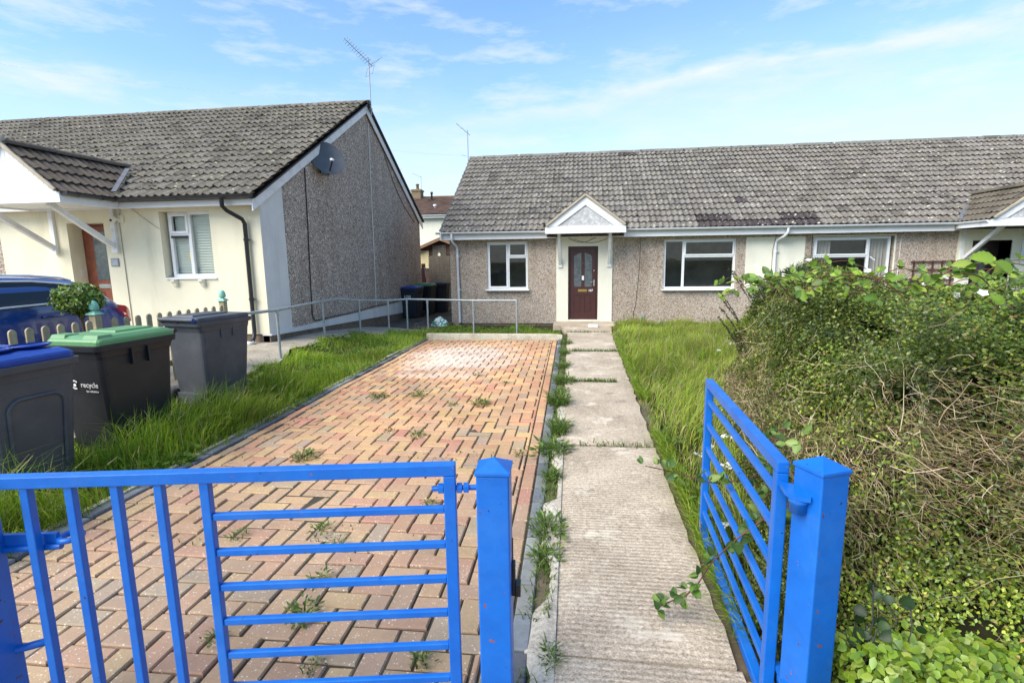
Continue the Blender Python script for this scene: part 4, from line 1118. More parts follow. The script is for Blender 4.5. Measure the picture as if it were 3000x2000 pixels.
def shed():
    t = empty('garden_shed', (-5.9, 23, 0), 'brown timber garden shed with pointed roof behind the slatted fence', 'shed')
    y = 22.2
    mb = MB()
    for k in range(9):
        z0 = .1+k*.22; mb.box(-7.0, -4.9, y+.01*(k % 2), y+1.8, z0, z0+.215)
    mb.prism([(-7.0, 2.081), (-4.9, 2.081), (-5.95, 2.5)], 'y', y+.005, y+1.8); mb.build('wall', M_['shed'], t)
    mb = MB()
    for s in (-1, 1): mb.prism([(-5.95, 2.60), (-5.95+s*1.2, 2.12), (-5.95+s*1.2, 2.07), (-5.95, 2.54)], 'y', y-.25, y+1.95)
    mb.build('roof', M_['tiledark'] if False else simple('felt_roof', (.06, .06, .055, 1), .95, .2, 8), t)
    mb = MB()
    for s in (-1, 1): mb.prism([(-5.95, 2.58), (-5.95+s*1.2, 2.10), (-5.95+s*1.2, 1.99), (-5.95, 2.47)], 'y', y-.27, y-.252)
    mb.build('bargeboard', simple('pale_brown_trim', (.22, .13, .07, 1), .8, .2, 9), t)
    mb = MB(); mb.box(-6.35, -5.75, y-.03, y-.005, 1.5, 2.28); d = mb.build('door', M_['fencegrey'], t)
    mb = MB(); mb.box(-6.33, -5.77, y-.045, y-.031, 1.75, 2.25); mb.build('window', M_['glass'], d)
    mb = MB(); mb.prism([(-6.05, 1.78), (-5.98, 1.87), (-6.05, 1.98), (-6.12, 1.87)], 'y', y-.06, y-.048); mb.build('ornament', M_['cream2'], d)
    mb = MB(); mb.box(-6.92, -6.52, y-.03, y-.005, 1.30, 2.06); mb.build('window_board', M_['shedwin'], t)
shed()
def side_fence():
    t = empty('fence_panel', (-4.6, 19.7, 0), 'grey vertical board fence panel closing the passage beside the middle bungalow', 'fence')
    mb = MB(); x = -5.78
    while x < -3.75:
        mb.box(x, x+.098, 19.6+.012*(int(x*37) % 2), 19.63+.012*(int(x*37) % 2), .0, 1.80+random.uniform(-.012, .012)); x += .104
    mb.build('boards', M_['fencegrey'], t)
    mb = MB(); mb.box(-5.8, -3.75, 19.645, 19.70, .4, .5); mb.box(-5.8, -3.75, 19.645, 19.70, 1.4, 1.5); mb.box(-5.8, -3.74, 19.58, 19.64, -.2, -.003); mb.build('rail', M_['fencegrey'], t)
    t = empty('gate_post', (-5.9, 19.3, 0), 'dark brown timber post with latch at the left of the slatted fence', 'post')
    mb = MB(); mb.box(-5.98, -5.86, 19.3, 19.42, -.3, 1.52); mb.build('post', M_['shed'], t)
    mb = MB(); mb.bar((-5.84, 19.28, 1.40), (-5.80, 19.28, 1.0), .05, .02); mb.box(-5.85, -5.75, 19.27, 19.29, 1.28, 1.33); mb.build('latch', M_['alu'], t)
side_fence()
#PART3
# ------------------------------------------------------------------ car behind the picket fence
def car():
    t = empty('parked_car', (-6.95, 6.43, .03), 'dark blue estate car parked behind the picket fence on the left', 'car', None, R(90)); ORG[t] = Vector((0, 0, 0))
    gx = 0; XR = 0; wd = 1.80; yc = 0
    # stations along the car: distance from the tail, half width factor, sill z, belt z, roof z (body), roof half width
    st = [(0, .80, .50, .80, .83, .72), (.05, .90, .34, .92, .95, .76), (.12, .95, .30, 1.0, 1.05, .78), (.26, .98, .28, 1.10, 1.21, .77), (.5, 1, .26, 1.165, 1.42, .74), (.68, 1, .26, 1.165, 1.475, .725), (1.1, 1, .25, 1.16, 1.52, .715), (1.7, 1, .24, 1.15, 1.535, .71), (2.3, 1, .22, 1.13, 1.53, .71), (2.9, 1, .22, 1.10, 1.44, .71), (3.3, 1, .22, 1.07, 1.22, .74), (3.6, .99, .24, 1.03, 1.06, .80), (4.2, .95, .27, .95, .98, .78), (4.6, .86, .32, .80, .84, .72), (4.75, .70, .40, .65, .67, .6)]
    hw = wd/2
    def section(s):
        d, k, zs, zb, zr, rw = s
        w = hw*k; r = rw*hw*1.08
        pts = [(w*.90, zs), (w*.985, zs+.10), (w, (zs+zb)/2), (w*.985, zb-.10), (w*.955, zb), (w*.955*.5+r*.5+.012, (zb+zr)/2+.02), (r+.0, zr-.075), (r-.10, zr-.018), (r*.45, zr+.008), (0, zr+.014)]
        return pts
    mb = MB(); secs = [section(s) for s in st]; n = len(secs[0]); full = []
    for s, p in zip(st, secs):
        ring = [(XR-s[0], yc-w, gx+z) for w, z in p]+[(XR-s[0], yc+w, gx+z) for w, z in p[-2::-1]]
        full.append(ring)
    m_ = len(full[0]); vs = [q for r in full for q in r]
    fs = [(i*m_+j, i*m_+j+1, (i+1)*m_+j+1, (i+1)*m_+j) for i in range(len(full)-1) for j in range(m_-1)]
    fs += [(i*m_, (i+1)*m_, (i+1)*m_+m_-1, i*m_+m_-1) for i in range(len(full)-1)]
    mb.add(vs, fs, True); mb.add(full[0], [tuple(range(m_))]); mb.add(full[-1], [tuple(range(m_))[::-1]])
    o = mb.build('body', M_['carpaint'], t, local=True)
    sd = o.modifiers.new('sub', 'SUBSURF'); sd.levels = 2; sd.render_levels = 2
    # side glass on both flanks, following the tumblehome, with bright trim all round
    def surf(d, f, sgn):
        """point on the flank at distance d from tail, f from belt (0) to roof edge (1)"""
        for a, b in zip(st, st[1:]):
            if a[0] <= d <= b[0]:
                u = (d-a[0])/(b[0]-a[0]); s = [x+(y-x)*u for x, y in zip(a, b)]; break
        p = section(s); a, mdl, b = p[4], p[5], p[6]
        if f < .5: q = [a[i]+(mdl[i]-a[i])*f*2 for i in (0, 1)]
        else: q = [mdl[i]+(b[i]-mdl[i])*(f-.5)*2 for i in (0, 1)]
        return Vector((XR-d, yc+sgn*(q[0]+.004), gx+q[1]))
    upper = [(.38, .15), (.5, .45), (.66, .72), (.9, .88), (1.2, .97), (1.7, .99), (2.3, .97), (2.7, .88), (2.95, .66), (3.12, .35)]
    for sgn in (-1, 1):
        lowp = [surf(d, .06, sgn) for d, _ in upper]
        up = [surf(d, f, sgn) for d, f in upper]
        off = Vector((0, sgn*.012, 0)); vs = []
        for a, b in zip(lowp, up): vs += [a+off, (a+b)/2+off*1.8, b+off]
        g = MB(); k = len(up); g.add(vs, [(3*i+j, 3*i+j+1, 3*i+j+4, 3*i+j+3) for i in range(k-1) for j in range(2)], True); g.build('side_window', M_['carglass'], t, local=True)
        tr = MB(); tr.tube([p+off*1.6 for p in up], .013, 6); tr.tube([p+off*1.6 for p in lowp], .012, 6); tr.build('window_trim', M_['trim'], t, local=True)
        h = MB(); p = surf(1.15, 0, sgn); h.tube([p+Vector((-.11, sgn*.03, -.12)), p+Vector((-.09, sgn*.055, -.115)), p+Vector((.09, sgn*.055, -.11)), p+Vector((.11, sgn*.03, -.11))], .014, 8); h.build('door_handle', M_['carpaint'], t, local=True)
        # lamp wrapping the corner
        l = MB(); vs = []
        for (d, za, zb) in ((-.02, .84, .94), (.03, .86, .99), (.10, .90, 1.04), (.18, .96, 1.075), (.31, 1.05, 1.10)):
            for i in range(3):
                z = za+(zb-za)*i/2; k_ = min(1, .84+.42*max(0, d)**.6); vs.append((XR-d+.02, yc+sgn*(hw*k_*.985+.012-.05*max(0, (z-.9))*.8), gx+z))
        l.add(vs, [(3*i+j, 3*i+j+1, 3*i+j+4, 3*i+j+3) for i in range(4) for j in range(2)], True); l.add([vs[0], vs[1], vs[2], (vs[2][0], yc+sgn*hw*.45, gx+.93), (vs[0][0], yc+sgn*hw*.45, gx+.84)], [(0, 1, 2, 3, 4)])
        l.build('tail_lamp', M_['taillight'], t, local=True)
        for wx in (.95, 3.75):
            w = MB(); T = Matrix.Translation((XR-wx, yc+sgn*(hw-.11), gx+.32)) @ Matrix.Rotation(R(90), 4, 'X')
            w.lathe([(.20, -.10), (.30, -.105), (.325, -.08), (.325, .08), (.30, .105), (.20, .10)], n=28, M=T); wh = w.build('wheel', M_['rubber'], t, local=True)
            w = MB(); w.lathe([(0, -.09), (.21, -.095), (.21, .095), (0, .09)], n=20, M=T); w.build('rim', M_['alu'], wh, local=True)
    g = MB(); g.add([(XR-.44, yc-.58, gx+1.39), (XR-.44, yc+.58, gx+1.39), (XR-.25, yc+.62, gx+1.22), (XR-.25, yc-.62, gx+1.22)], [(0, 1, 2, 3)]); g.build('rear_window', M_['carglass'], t, local=True)
    for sgn in (-1, 1):
        r = MB(); r.tube([(XR-d, yc+sgn*.605, gx+z) for d, z in ((.62, 1.43), (.75, 1.468), (1.1, 1.505), (1.6, 1.522), (2.3, 1.515), (2.6, 1.478))], .012, 8)
        r.build('roof_rail', M_['trim'], t, local=True)
car()

# ------------------------------------------------------------------ wheelie bins (front faces -Y in their own frame)
def wheelie(loc, rz, body, lid, label, W=.58, D=.73, Ht=1.07, logo=None, number=None, panel=False, lidstyle='flat', handle_cap=None):
    t = empty('wheelie_bin', loc, label, 'wheelie bin', 'wheelie bins', rz)
    ORG[t] = Vector((0, 0, 0))
    w, d = W/2, D/2; zr = Ht-.09
    bw, bd = w*.80, d*.75
    mb = MB(); n = 8; rings = []
    def ring(hw, yf, yb, z, r=.045):
        pts = []
        for (cx, cy, a0) in ((hw-r, yb-r, 0), (-hw+r, yb-r, 90), (-hw+r, yf+r, 180), (hw-r, yf+r, 270)):
            for i in range(4):
                a = R(a0+30*i); pts.append((cx+r*math.cos(a), cy+r*math.sin(a), z))
        return pts
    lev = [(0.02, bw, -bd, bd-.02), (.30, bw+(w*.93-bw)*.3, -bd-(d*.95-bd)*.3, bd-.02+.03), (zr-.12, w*.93, -d*.95, d*.86), (zr-.10, w*.95, -d*.965, d*.88), (zr-.05, w*.97, -d*.98, d*.93), (zr-.048, w*1.02, -d*1.05, d*.99), (zr, w*1.03, -d*1.06, d*1.0)]
    vs = []
    for z, hw, yf, yb in lev: vs += ring(hw, yf, yb, z)
    k = 16
    fs = [(i*k+j, i*k+(j+1) % k, (i+1)*k+(j+1) % k, (i+1)*k+j) for i in range(len(lev)-1) for j in range(k)]
    mb.add(vs, fs); mb.add(vs[:k], [tuple(range(k))[::-1]]); mb.add(vs[-k:], [tuple(range(k))])
    # flank ribs beneath the rim
    for s in (-1, 1):
        for yy in (-.10, .06): mb.box(s*w*.90-.012, s*w*.90+.03*s+.012, yy-.008, yy+.008, zr-.20, zr-.06)
    if panel:
        e = MB()
        y = -d*.95*.97-.0
        pp = []
        pw, z0, z1 = w*.62, .18, zr-.24
        fy = lambda z: -(bd+(d*.95-bd)*min(1, max(0, z-.02)/(zr-.14)))
        for i in range(9): a = R(180-90*i/8); pp.append((-pw+.09+.09*math.cos(a), z1-.09+.09*math.sin(a)))
        for i in range(9): a = R(90-90*i/8); pp.append((pw-.09+.09*math.cos(a), z1-.09+.09*math.sin(a)))
        path = [(-pw, z0)]+pp+[(pw, z0)]
        mb.tube([(x*(.86+.14*(z/z1)), fy(z)-.001, z) for x, z in path], .016, 6)
        for s in (-1, 1): pass
    mb.box(-bw*.9, bw*.9, bd-.05, bd+.03, .02, .16)
    b = mb.build('body', body, t, bevel=.006, local=True)
    if number:
        text(number, .16, M_['paintwhite'], b, Matrix.Translation((-.03, -(bd+(d*.95-bd)*((zr-.29)/(zr-.14)))-.006, zr-.27)) @ Matrix.Rotation(R(96), 4, 'X'), 'number', .002, .001)
    if logo:
        fyl = lambda z: -(bd+(d*.95-bd)*((z-.02)/(zr-.14)))-.008
        zl = zr-.345
        text('recycle', .066, M_['paintwhite'], b, Matrix.Translation((.105, fyl(zl), zl)) @ Matrix.Rotation(R(96), 4, 'X'), 'lettering', .001, .0004)
        text('for wiltshire', .027, M_['paintwhite'], b, Matrix.Translation((.125, fyl(zl-.06), zl-.056)) @ Matrix.Rotation(R(96), 4, 'X'), 'lettering', .001, .0002)
        g = MB(); vs = []
        for i in range(21):
            a = R(35+265*i/20); 
            for r in (.042, .029): vs.append((-.055+r*math.cos(a), fyl(zl+r*math.sin(a))-.001, zl+r*math.sin(a)))
        g.add(vs, [(2*i, 2*i+1, 2*i+3, 2*i+2) for i in range(20)]); 
        g.add([(-.055+.016*math.cos(t), fyl(zl)-.001+0*t, zl-.004+.016*math.sin(t)) for t in np.linspace(0, 5.5, 9)], [tuple(range(9))]); g.build('emblem', M_['paintwhite'], b, local=True)
    # lid
    lm = MB(); lw, lf, lb = w*.965, -d*.985, d*.99
    dome = .075 if lidstyle != 'slope' else .05
    lv = [(zr+.002, lw, lf, lb), (zr+.035, lw, lf, lb), (zr+.05, lw*.97, lf*.97, lb*.97), (zr+dome, lw*.86, lf*.82, lb*.86), (zr+dome+.008, lw*.4, lf*.4, lb*.5)]
    vs = []
    for z, hw, yf, yb in lv: vs += ring(hw, yf, yb, z, .04)
    fs = [(i*k+j, i*k+(j+1) % k, (i+1)*k+(j+1) % k, (i+1)*k+j) for i in range(len(lv)-1) for j in range(k)]
    lm.add(vs, fs); lm.add(vs[:k], [tuple(range(k))[::-1]]); lm.add(vs[-k:], [tuple(range(k))])
    if lidstyle == 'flat':   # raised grips at the two front corners and a long spine
        for s in (-1, 1):
            lm.frustum((s*lw*.62-.09, s*lw*.62+.09, lf*.97, lf*.55), (s*lw*.62-.075, s*lw*.62+.075, lf*.90, lf*.58), zr+.03, zr+.088)
        lm.frustum((-.16, .16, lf*.30, lb*.7), (-.145, .145, lf*.26, lb*.66), zr+.06, zr+.096)
    else:
        lm.frustum((-lw*.55, lw*.55, lf*.5, lb*.85), (-lw*.5, lw*.5, lf*.45, lb*.8), zr+dome-.01, zr+dome+.022)
    l = lm.build('lid', lid, t, bevel=.008, local=True)
    if lidstyle == 'dished':
        for s in (-1, 1):
            g = MB(); g.lathe([(0, 0), (.10, .002), (.125, .012), (.135, .02), (.125, .024)], n=24, M=Matrix.Translation((s*lw*.45, lf*.45, zr+.085)) @ Matrix.Diagonal((1.0, .8, 1, 1))); g.build('hand_grip', lid, l, local=True)
    hm = MB(); hm.tube([(-w*.86, d*1.06, zr+.03), (w*.86, d*1.06, zr+.03)], .021, 12)
    for x in (-w*.8, -.0, w*.8): hm.bar((x, d*.9, zr-.02), (x, d*1.06, zr+.028), .03, .035)
    hh = hm.build('handle', body, t, local=True)
    if handle_cap:
        g = MB(); g.tube([(-w*.86-.002, d*1.06, zr+.03), (-w*.86-.016, d*1.06, zr+.03)], .022, 12); g.build('end_cap', handle_cap, hh, local=True)
    for s in (-1, 1):
        wm = MB(); T = Matrix.Translation((s*(bw+.015), bd+.015, .10)) @ Matrix.Rotation(R(90), 4, 'Y')
        wm.lathe([(.0, -.03), (.08, -.03), (.10, -.018), (.10, .018), (.08, .03), (0, .03)], n=22, M=T); wm.build('wheel', M_['rubber'], t, local=True)
    return t
def at_corner(N, rz, W, D, corner):
    """bin origin so that its rim corner (sx, sy) sits at N"""
    c, s = math.cos(rz), math.sin(rz); x, y = corner[0]*W/2, corner[1]*D/2
    return (N[0]-(c*x-s*y), N[1]-(s*x+c*y))
p = at_corner((-4.0, 3.82), R(-6), .60, .78, (1, -1)); wheelie((p[0], p[1], -.02), R(-6), M_['binblack'], M_['lidgreen'], 'black wheelie bin with a green lid and white recycle lettering', .60, .78, 1.08, logo=True)
p = at_corner((-4.12, 5.13), R(168), .58, .73, (-1, 1)); wheelie((p[0], p[1], .03), R(168), M_['bingrey'], M_['bingrey'], 'all dark grey wheelie bin with its handle bar facing the gate', .58, .73, 1.07, lidstyle='slope', handle_cap=M_['lidblue'])
p = at_corner((-3.79, 3.45), R(84), .60, .78, (1, -1)); wheelie((p[0], p[1], -.01), R(84), M_['bingrey'], M_['lidblue'], 'grey wheelie bin with a bright blue lid at the left edge by the gate', .60, .78, 1.07, panel=True, lidstyle='dished')
wheelie((-5.33, 16.1, -.15), R(-4), M_['bindark'], M_['lidblue'], 'dark blue wheelie bin painted with the number 108 by the grey gable', .58, .70, 1.02, number='108', lidstyle='slope')
wheelie((-5.20, 17.0, -.16), R(84), M_['binblack'], M_['lidgreen'], 'black wheelie bin with dark green lid behind the one numbered 108', .58, .70, 1.06)
wheelie((-4.93, 17.85, -.16), R(90), M_['binblack'], M_['binblack'], 'all black wheelie bin standing against the slatted fence panel', .58, .70, 1.06, lidstyle='slope')

# litter bag by the corner of the middle bungalow
mb = MB(); r2 = random.Random(3); vs = []; nr, nc = 6, 12
for i in range(nr+1):
    for j in range(nc):
        a = 2*math.pi*j/nc; ph = math.pi*.5*i/nr
        rr = math.cos(ph)*(1+r2.uniform(-.22, .22)); vs.append((-3.86+.22*rr*math.cos(a), 13.95+.16*rr*math.sin(a), -.15+.24*math.sin(ph)*(1+r2.uniform(-.2, .2))))
mb.add(vs, [(i*nc+j, i*nc+(j+1) % nc, (i+1)*nc+(j+1) % nc, (i+1)*nc+j) for i in range(nr) for j in range(nc)], False)
m, nt, b = new_mat('printed_plastic_bag'); co = objco(nt); nn = noise(nt, 7, 2, .5, co)
c = ramp(nt, nn.outputs['Fac'], [(.48, (.72, .76, .74, 1)), (.5, (.08, .34, .22, 1)), (.6, (.10, .38, .26, 1)), (.62, (.7, .74, .74, 1))]).outputs['Color']; nt.links.new(c, b.inputs['Base Color']); b.inputs['Roughness'].default_value = .35
o = mb.build('litter_bag', m); tag(o, 'crumpled green and white plastic bag on the ground by the house corner', 'plastic bag')

# ------------------------------------------------------------------ picket fence
def picket():
    t = empty('picket_fence', (-5.28, 5.2, 0), 'low weathered picket fence with green acorn finials beside the car', 'fence')
    xf = lambda y: -5.42+(y-4.2)*.085
    zt = 1.045
    m0 = None; y = 3.55
    while y < 7.1:
        if abs(y-5.17) > .07:
            x = xf(y); z0 = H(x, y)+.06
            mb = MB(); w = .036
            hd = [(-w, zt-.036)]+[(-w*math.cos(R(180*i/8)), zt-.036+w*math.sin(R(180*i/8))) for i in range(1, 8)]+[(w, zt-.036)]
            mb.prism([(y+w, z0), (y-w, z0)]+[(y+a, z) for a, z in hd], 'x', x, x+.02)
            mb.build('picket', M_['timber'], t, bevel=.003)
        y += .148
    for z in (.36, .80):
        mb = MB(); mb.bar((xf(3.4)-.025, 3.4, z), (xf(7.12)-.025, 7.12, z+.02), .04, .07); mb.build('rail', M_['timber'], t)
    for y in (5.17, 7.08):
        x = xf(y)-.06
        mb = MB(); mb.box(x-.04, x+.04, y-.04, y+.04, H(x, y)-.2, 1.10); po = mb.build('post', M_['timber'], t, bevel=.004)
        f = MB(); f.frustum((x-.065, x+.065, y-.065, y+.065), (x-.03, x+.03, y-.03, y+.03), 1.101, 1.135)
        pr = [(.03, 1.13), (.024, 1.145), (.044, 1.155), (.05, 1.168), (.044, 1.176), (.049, 1.184), (.049, 1.194), (.042, 1.201), (.045, 1.208), (.043, 1.218), (.035, 1.224), (.037, 1.231), (.030, 1.243), (.018, 1.252), (0, 1.262)]
        f.lathe(pr, (x, y, 0), 20); f.build('finial', M_['verd'], po)
picket()

# ------------------------------------------------------------------ galvanised handrail
def handrail():
    t = empty('handrail', (-4.5, 10.5, 0), 'galvanised tubular handrail on short posts curving past the left gable to the middle house', 'handrail')
    pts = [(-4.81, 7.75, .895), (-5.12, 9.85, .868), (-4.93, 11.15, .782), (-4.55, 11.92, .718), (-4.28, 12.48, .703), (-3.72, 12.37, .70), (-2.52, 12.08, .697), (-1.48, 12.03, .697)]
    fine = [(-5.0, 6.9, .905)]+pts[:2]+[(-5.10, 10.5, .862)]+pts[2:]
    mb = MB(); mb.tube([Vector(p) for p in fine], .024, 12)
    mb.lathe([(0, -.024), (.024, 0), (0, .024)], fine[-1], 10)
    mb.build('rail', M_['galv'], t)
    for (x, y, z) in pts:
        mb = MB(); z0 = H(x, y)-.15
        mb.tube([(x, y, z0), (x, y, z-.02)], .021, 10); mb.tube([(x, y, z-.10), (x, y, z-.028)], .028, 10); mb.tube([(x-.0, y-.0, z-.034), (x, y, z+.0)], .030, 10)
        mb.build('post', M_['galv'], t)
    for a in pts: 
        pass
handrail()

# ------------------------------------------------------------------ blue gates and posts
def gate_post(loc, rz, s, ztop, label):
    t = empty('gate_post', loc, label, 'gate post', None, rz); ORG[t] = Vector((0, 0, 0))
    mb = MB(); h = s/2; mb.box(-h, h, -h, h, -.2, ztop-.012); mb.build('post', M_['blue'], t, bevel=.006, seg=3, local=True)
    mb = MB(); e = h+.004
    mb.box(-e, e, -e, e, ztop-.0118, ztop); mb.add([(-e, -e, ztop), (e, -e, ztop), (e, e, ztop), (-e, e, ztop), (0, 0, ztop+.034)], [(0, 1, 4), (1, 2, 4), (2, 3, 4), (3, 0, 4)])
    mb.build('cap', M_['blue'], t, bevel=.002, local=True)
    return t
GZ = .955
def left_gate():
    rz = R(9.9)
    t = empty('driveway_gate', (-.425, 1.665, 0), 'wide blue steel gate closed across the driveway, upright bars and a ladder of flat ones', 'gate', None, rz); ORG[t] = Vector((0, 0, 0))
    B = M_['blue']; xi = -.87; L = -1.572
    def part(n, *bx):
        mb = MB(); mb.box(*bx); return mb.build(n, B, t, bevel=.0035, local=True)
    part('top_rail', L, 0, 0, .042, GZ-.042, GZ)
    part('end_stile', -.042, 0, 0, .042, .02, GZ-.0425)
    part('inner_stile', xi, xi+.032, .005, .037, .02, GZ-.0425)
    part('bottom_rail', L, -.0425, 0, .042, -.022, .0195)
    part('hinge_stile', -1.46, -1.432, .006, .036, .02, GZ-.0425)
    for x in (-1.302, -1.152, -1.008):
        part('upright_bar', x-.014, x+.014, .007, .035, .02, GZ-.0425)
    for z in (.785, .652, .519, .386, .253, .12):
        part('cross_bar', xi+.0325, -.0425, .010, .032, z-.0125, z+.0125)
    # latch bolt with nuts at the end stile
    mb = MB(); z = .862; T = Matrix.Rotation(R(90), 4, 'Y')
    mb.tube([(-.085, .021, z), (.10, .021, z)], .0095, 10)
    for x in (-.062, .003, .026):
        mb.lathe([(0, 0), (.019, 0), (.019, .018), (0, .018)], n=6, M=Matrix.Translation((x, .021, z)) @ T, smooth=False)
    mb.build('latch_bolt', B, t, local=True)
    # eye bolts at the hinge end
    mb = MB(); z = .70
    c = (-1.37, .075, z); mb.tube([(c[0]+.032*math.cos(a), c[1]+.032*math.sin(a), z) for a in np.linspace(0, 2*math.pi, 17)], .011, 8, caps=False)
    mb.box(-1.62, -1.40, .052, .068, z-.025, z+.025); mb.tube([(-1.385, .05, z-.02), (-1.62, .05, z-.03)], .012, 8)
    mb.build('hinge', B, t, local=True)
    mb = MB(); z = .30
    mb.tube([(-1.60, .02, z), (-1.53, .045, z+.005), (-1.49, .055, z+.01), (-1.46, .035, z+.015), (-1.446, .03, z+.015)], .014, 8); mb.build('hinge', B, t, local=True)
    mb = MB(); mb.tube([(-1.495, .08, .0), (-1.495, .08, .2)], .010, 8); mb.build('drop_bolt', B, t, local=True)
    c, s = math.cos(rz), math.sin(rz)
    gate_post((-.425+c*-1.63-s*.0, 1.665+s*-1.63+c*.0, 0), rz, .11, .97, 'blue square gate post at the bottom left, hinging the driveway gate')
left_gate()
gp = gate_post((-.283, 1.628, 0), R(3), .108, .97, 'blue square gate post with pyramid cap between the driveway and the path')
mb = MB(); mb.box(.0545, .066, .0, .03, .50, .62); mb.box(.066, .084, -.004, .034, .50, .545); mb.box(.0545, .058, .03, .034, .58, .70); mb.build('latch_keeper', M_['black'], gp, local=True, bevel=.002)
def right_gate():
    p0 = Vector((.69, 1.80, 0)); p1 = Vector((.735, 3.06, 0)); d = p1-p0; rz = math.atan2(d.y, d.x); L = d.length
    t = empty('path_gate', (.69, 1.80, 0), 'narrow blue steel gate standing open along the concrete path', 'gate', None, rz); ORG[t] = Vector((0, 0, 0))
    B = M_['blue']
    def part(n, *bx):
        mb = MB(); mb.box(*bx); return mb.build(n, B, t, bevel=.0035, local=True)
    part('top_rail', .0, L, -.02, .02, GZ-.042, GZ)
    part('hinge_stile', 0, .042, -.02, .02, .0, GZ-.0425); part('end_stile', L-.042, L, -.02, .02, .0, GZ-.0425)
    part('bottom_rail', .0425, L-.0425, -.02, .02, .0, .042)
    for z in (.83, .692, .554, .416, .278, .155): part('cross_bar', .0425, L-.0425, -.0125, .0125, z-.0125, z+.0125)
    mb = MB(); z = .865
    mb.lathe([(0, -.045), (.026, -.045), (.027, -.012), (.030, -.010), (.030, .0), (.026, .004), (0, .004)], (-.088, -.022, z), 16)
    mb.prism([(.0, .012), (-.075, .016), (-.118, -.0), (-.125, -.045), (-.09, -.062), (-.02, -.05)], 'z', z+.0045, z+.020); mb.build('hinge', B, t, local=True)
    mb = MB(); z = .16; mb.lathe([(0, -.04), (.026, -.04), (.026, .0), (0, .0)], (-.012, -.05, z), 14); mb.box(-.08, .03, -.07, -.021, z+.001, z+.015); mb.build('hinge', B, t, local=True)
right_gate()
gate_post((.780, 1.728, 0), R(24), .112, .975, 'blue square gate post with pyramid cap in front of the hedge, hinging the open gate')

# ------------------------------------------------------------------ vegetation tools
def unit(v): return v/np.maximum(np.linalg.norm(v, axis=-1, keepdims=True), 1e-9)
def leaves4(P, Nn, U, L, W, col, fold=.3):
    n = len(P); U = unit(U-Nn*(U*Nn).sum(1, keepdims=True)); S = np.cross(Nn, U); L = L[:, None]; W = W[:, None]
    V = np.stack([P, P+U*L*.5+S*W+Nn*W*fold, P+U*L-Nn*L*.1, P+U*L*.5-S*W+Nn*W*fold], 1).reshape(-1, 3); a = np.arange(n)[:, None]*4
    T = (a[:, :, None]+np.array([[0, 2, 1], [0, 3, 2]])[None]).reshape(-1, 3)
    return V, T, np.repeat(col, 4, 0)
def blades(P, h, w, lean, az, face, col, tipk=1.25):
    n = len(P); L = np.stack([np.cos(az), np.sin(az), np.zeros(n)], 1); S = np.stack([np.cos(face), np.sin(face), np.zeros(n)], 1)
    up = np.array([0, 0, 1.0]); h = h[:, None]; w = w[:, None]; ln = lean[:, None]
    p1 = P+up*h*.38+L*ln*h*.10; p2 = P+up*h*.74*(1-.12*ln)+L*ln*h*.38; p3 = P+up*h*(1-.30*ln)+L*ln*h*.85
    V = np.stack([P-S*w, P+S*w, p1-S*w*.95, p1+S*w*.95, p2-S*w*.65, p2+S*w*.65, p3], 1).reshape(-1, 3)
    b = np.arange(n)[:, None]*7
    T = (b[:, :, None]+np.array([[0, 1, 3], [0, 3, 2], [2, 3, 5], [2, 5, 4], [4, 5, 6]])[None]).reshape(-1, 3)
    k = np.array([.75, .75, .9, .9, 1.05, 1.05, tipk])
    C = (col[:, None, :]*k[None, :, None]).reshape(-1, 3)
    return V, T, C
def leaves(P, Nn, U, L, W, col, fold=.25, curl=.12):
    """simple folded leaf: base, two sides (two stations), tip, midrib"""
    n = len(P); U = unit(U-Nn*(U*Nn).sum(1, keepdims=True)); S = np.cross(Nn, U); L = L[:, None]; W = W[:, None]
    b = P; t = P+U*L-Nn*L*curl; m = P+U*L*.5-Nn*W*fold
    l1 = P+U*L*.32+S*W; r1 = P+U*L*.32-S*W; l2 = P+U*L*.68+S*W*.8-Nn*L*curl*.4; r2 = P+U*L*.68-S*W*.8-Nn*L*curl*.4
    V = np.stack([b, l1, l2, t, r2, r1, m], 1).reshape(-1, 3); a = np.arange(n)[:, None]*7
    T = (a[:, :, None]+np.array([[0, 6, 1], [1, 6, 2], [2, 6, 3], [3, 6, 4], [4, 6, 5], [5, 6, 0]])[None]).reshape(-1, 3)
    k = np.array([.85, 1, 1, 1.05, 1, 1, .9]); C = (col[:, None, :]*k[None, :, None]).reshape(-1, 3)
    return V, T, C
def merge(parts):
    V = []; T = []; C = []; o = 0
    for v, t, c in parts: V.append(v); T.append(t+o); C.append(c); o += len(v)
    return np.vstack(V), np.vstack(T), np.vstack(C)
def palette(n, cols, w, jit_=.2):
    cols = np.array(cols); i = rng.choice(len(cols), n, p=np.array(w)/sum(w)); k = rng.uniform(1-jit_, 1+jit_, (n, 1))
    return cols[i]*k*rng.uniform(.93, 1.07, (n, 3))
def twigs(paths, r0, r1, cols):
    """many thin 3-sided twigs; paths (n,k,3)"""
    n, k, _ = paths.shape; V = []; d = np.gradient(paths, axis=1); d = unit(d)
    ref = unit(rng.normal(size=(n, 1, 3))); a = unit(np.cross(d, ref)); b = np.cross(d, a)
    rad = (r0[:, None]+(r1-r0)[:, None]*np.linspace(0, 1, k)[None])[..., None]
    ring = [paths+(a*math.cos(t)+b*math.sin(t))*rad for t in (0, 2.094, 4.189)]
    V = np.stack(ring, 2).reshape(-1, 3)
    T = []
    for i in range(k-1):
        for j in range(3):
            p, q = i*3+j, i*3+(j+1) % 3; T += [[p, q, q+3], [p, q+3, p+3]]
    T = (np.arange(n)[:, None, None]*(k*3)+np.array(T)[None]).reshape(-1, 3)
    C = np.repeat(cols, k*3, 0)
    return V, T, C
Hv = np.vectorize(H)

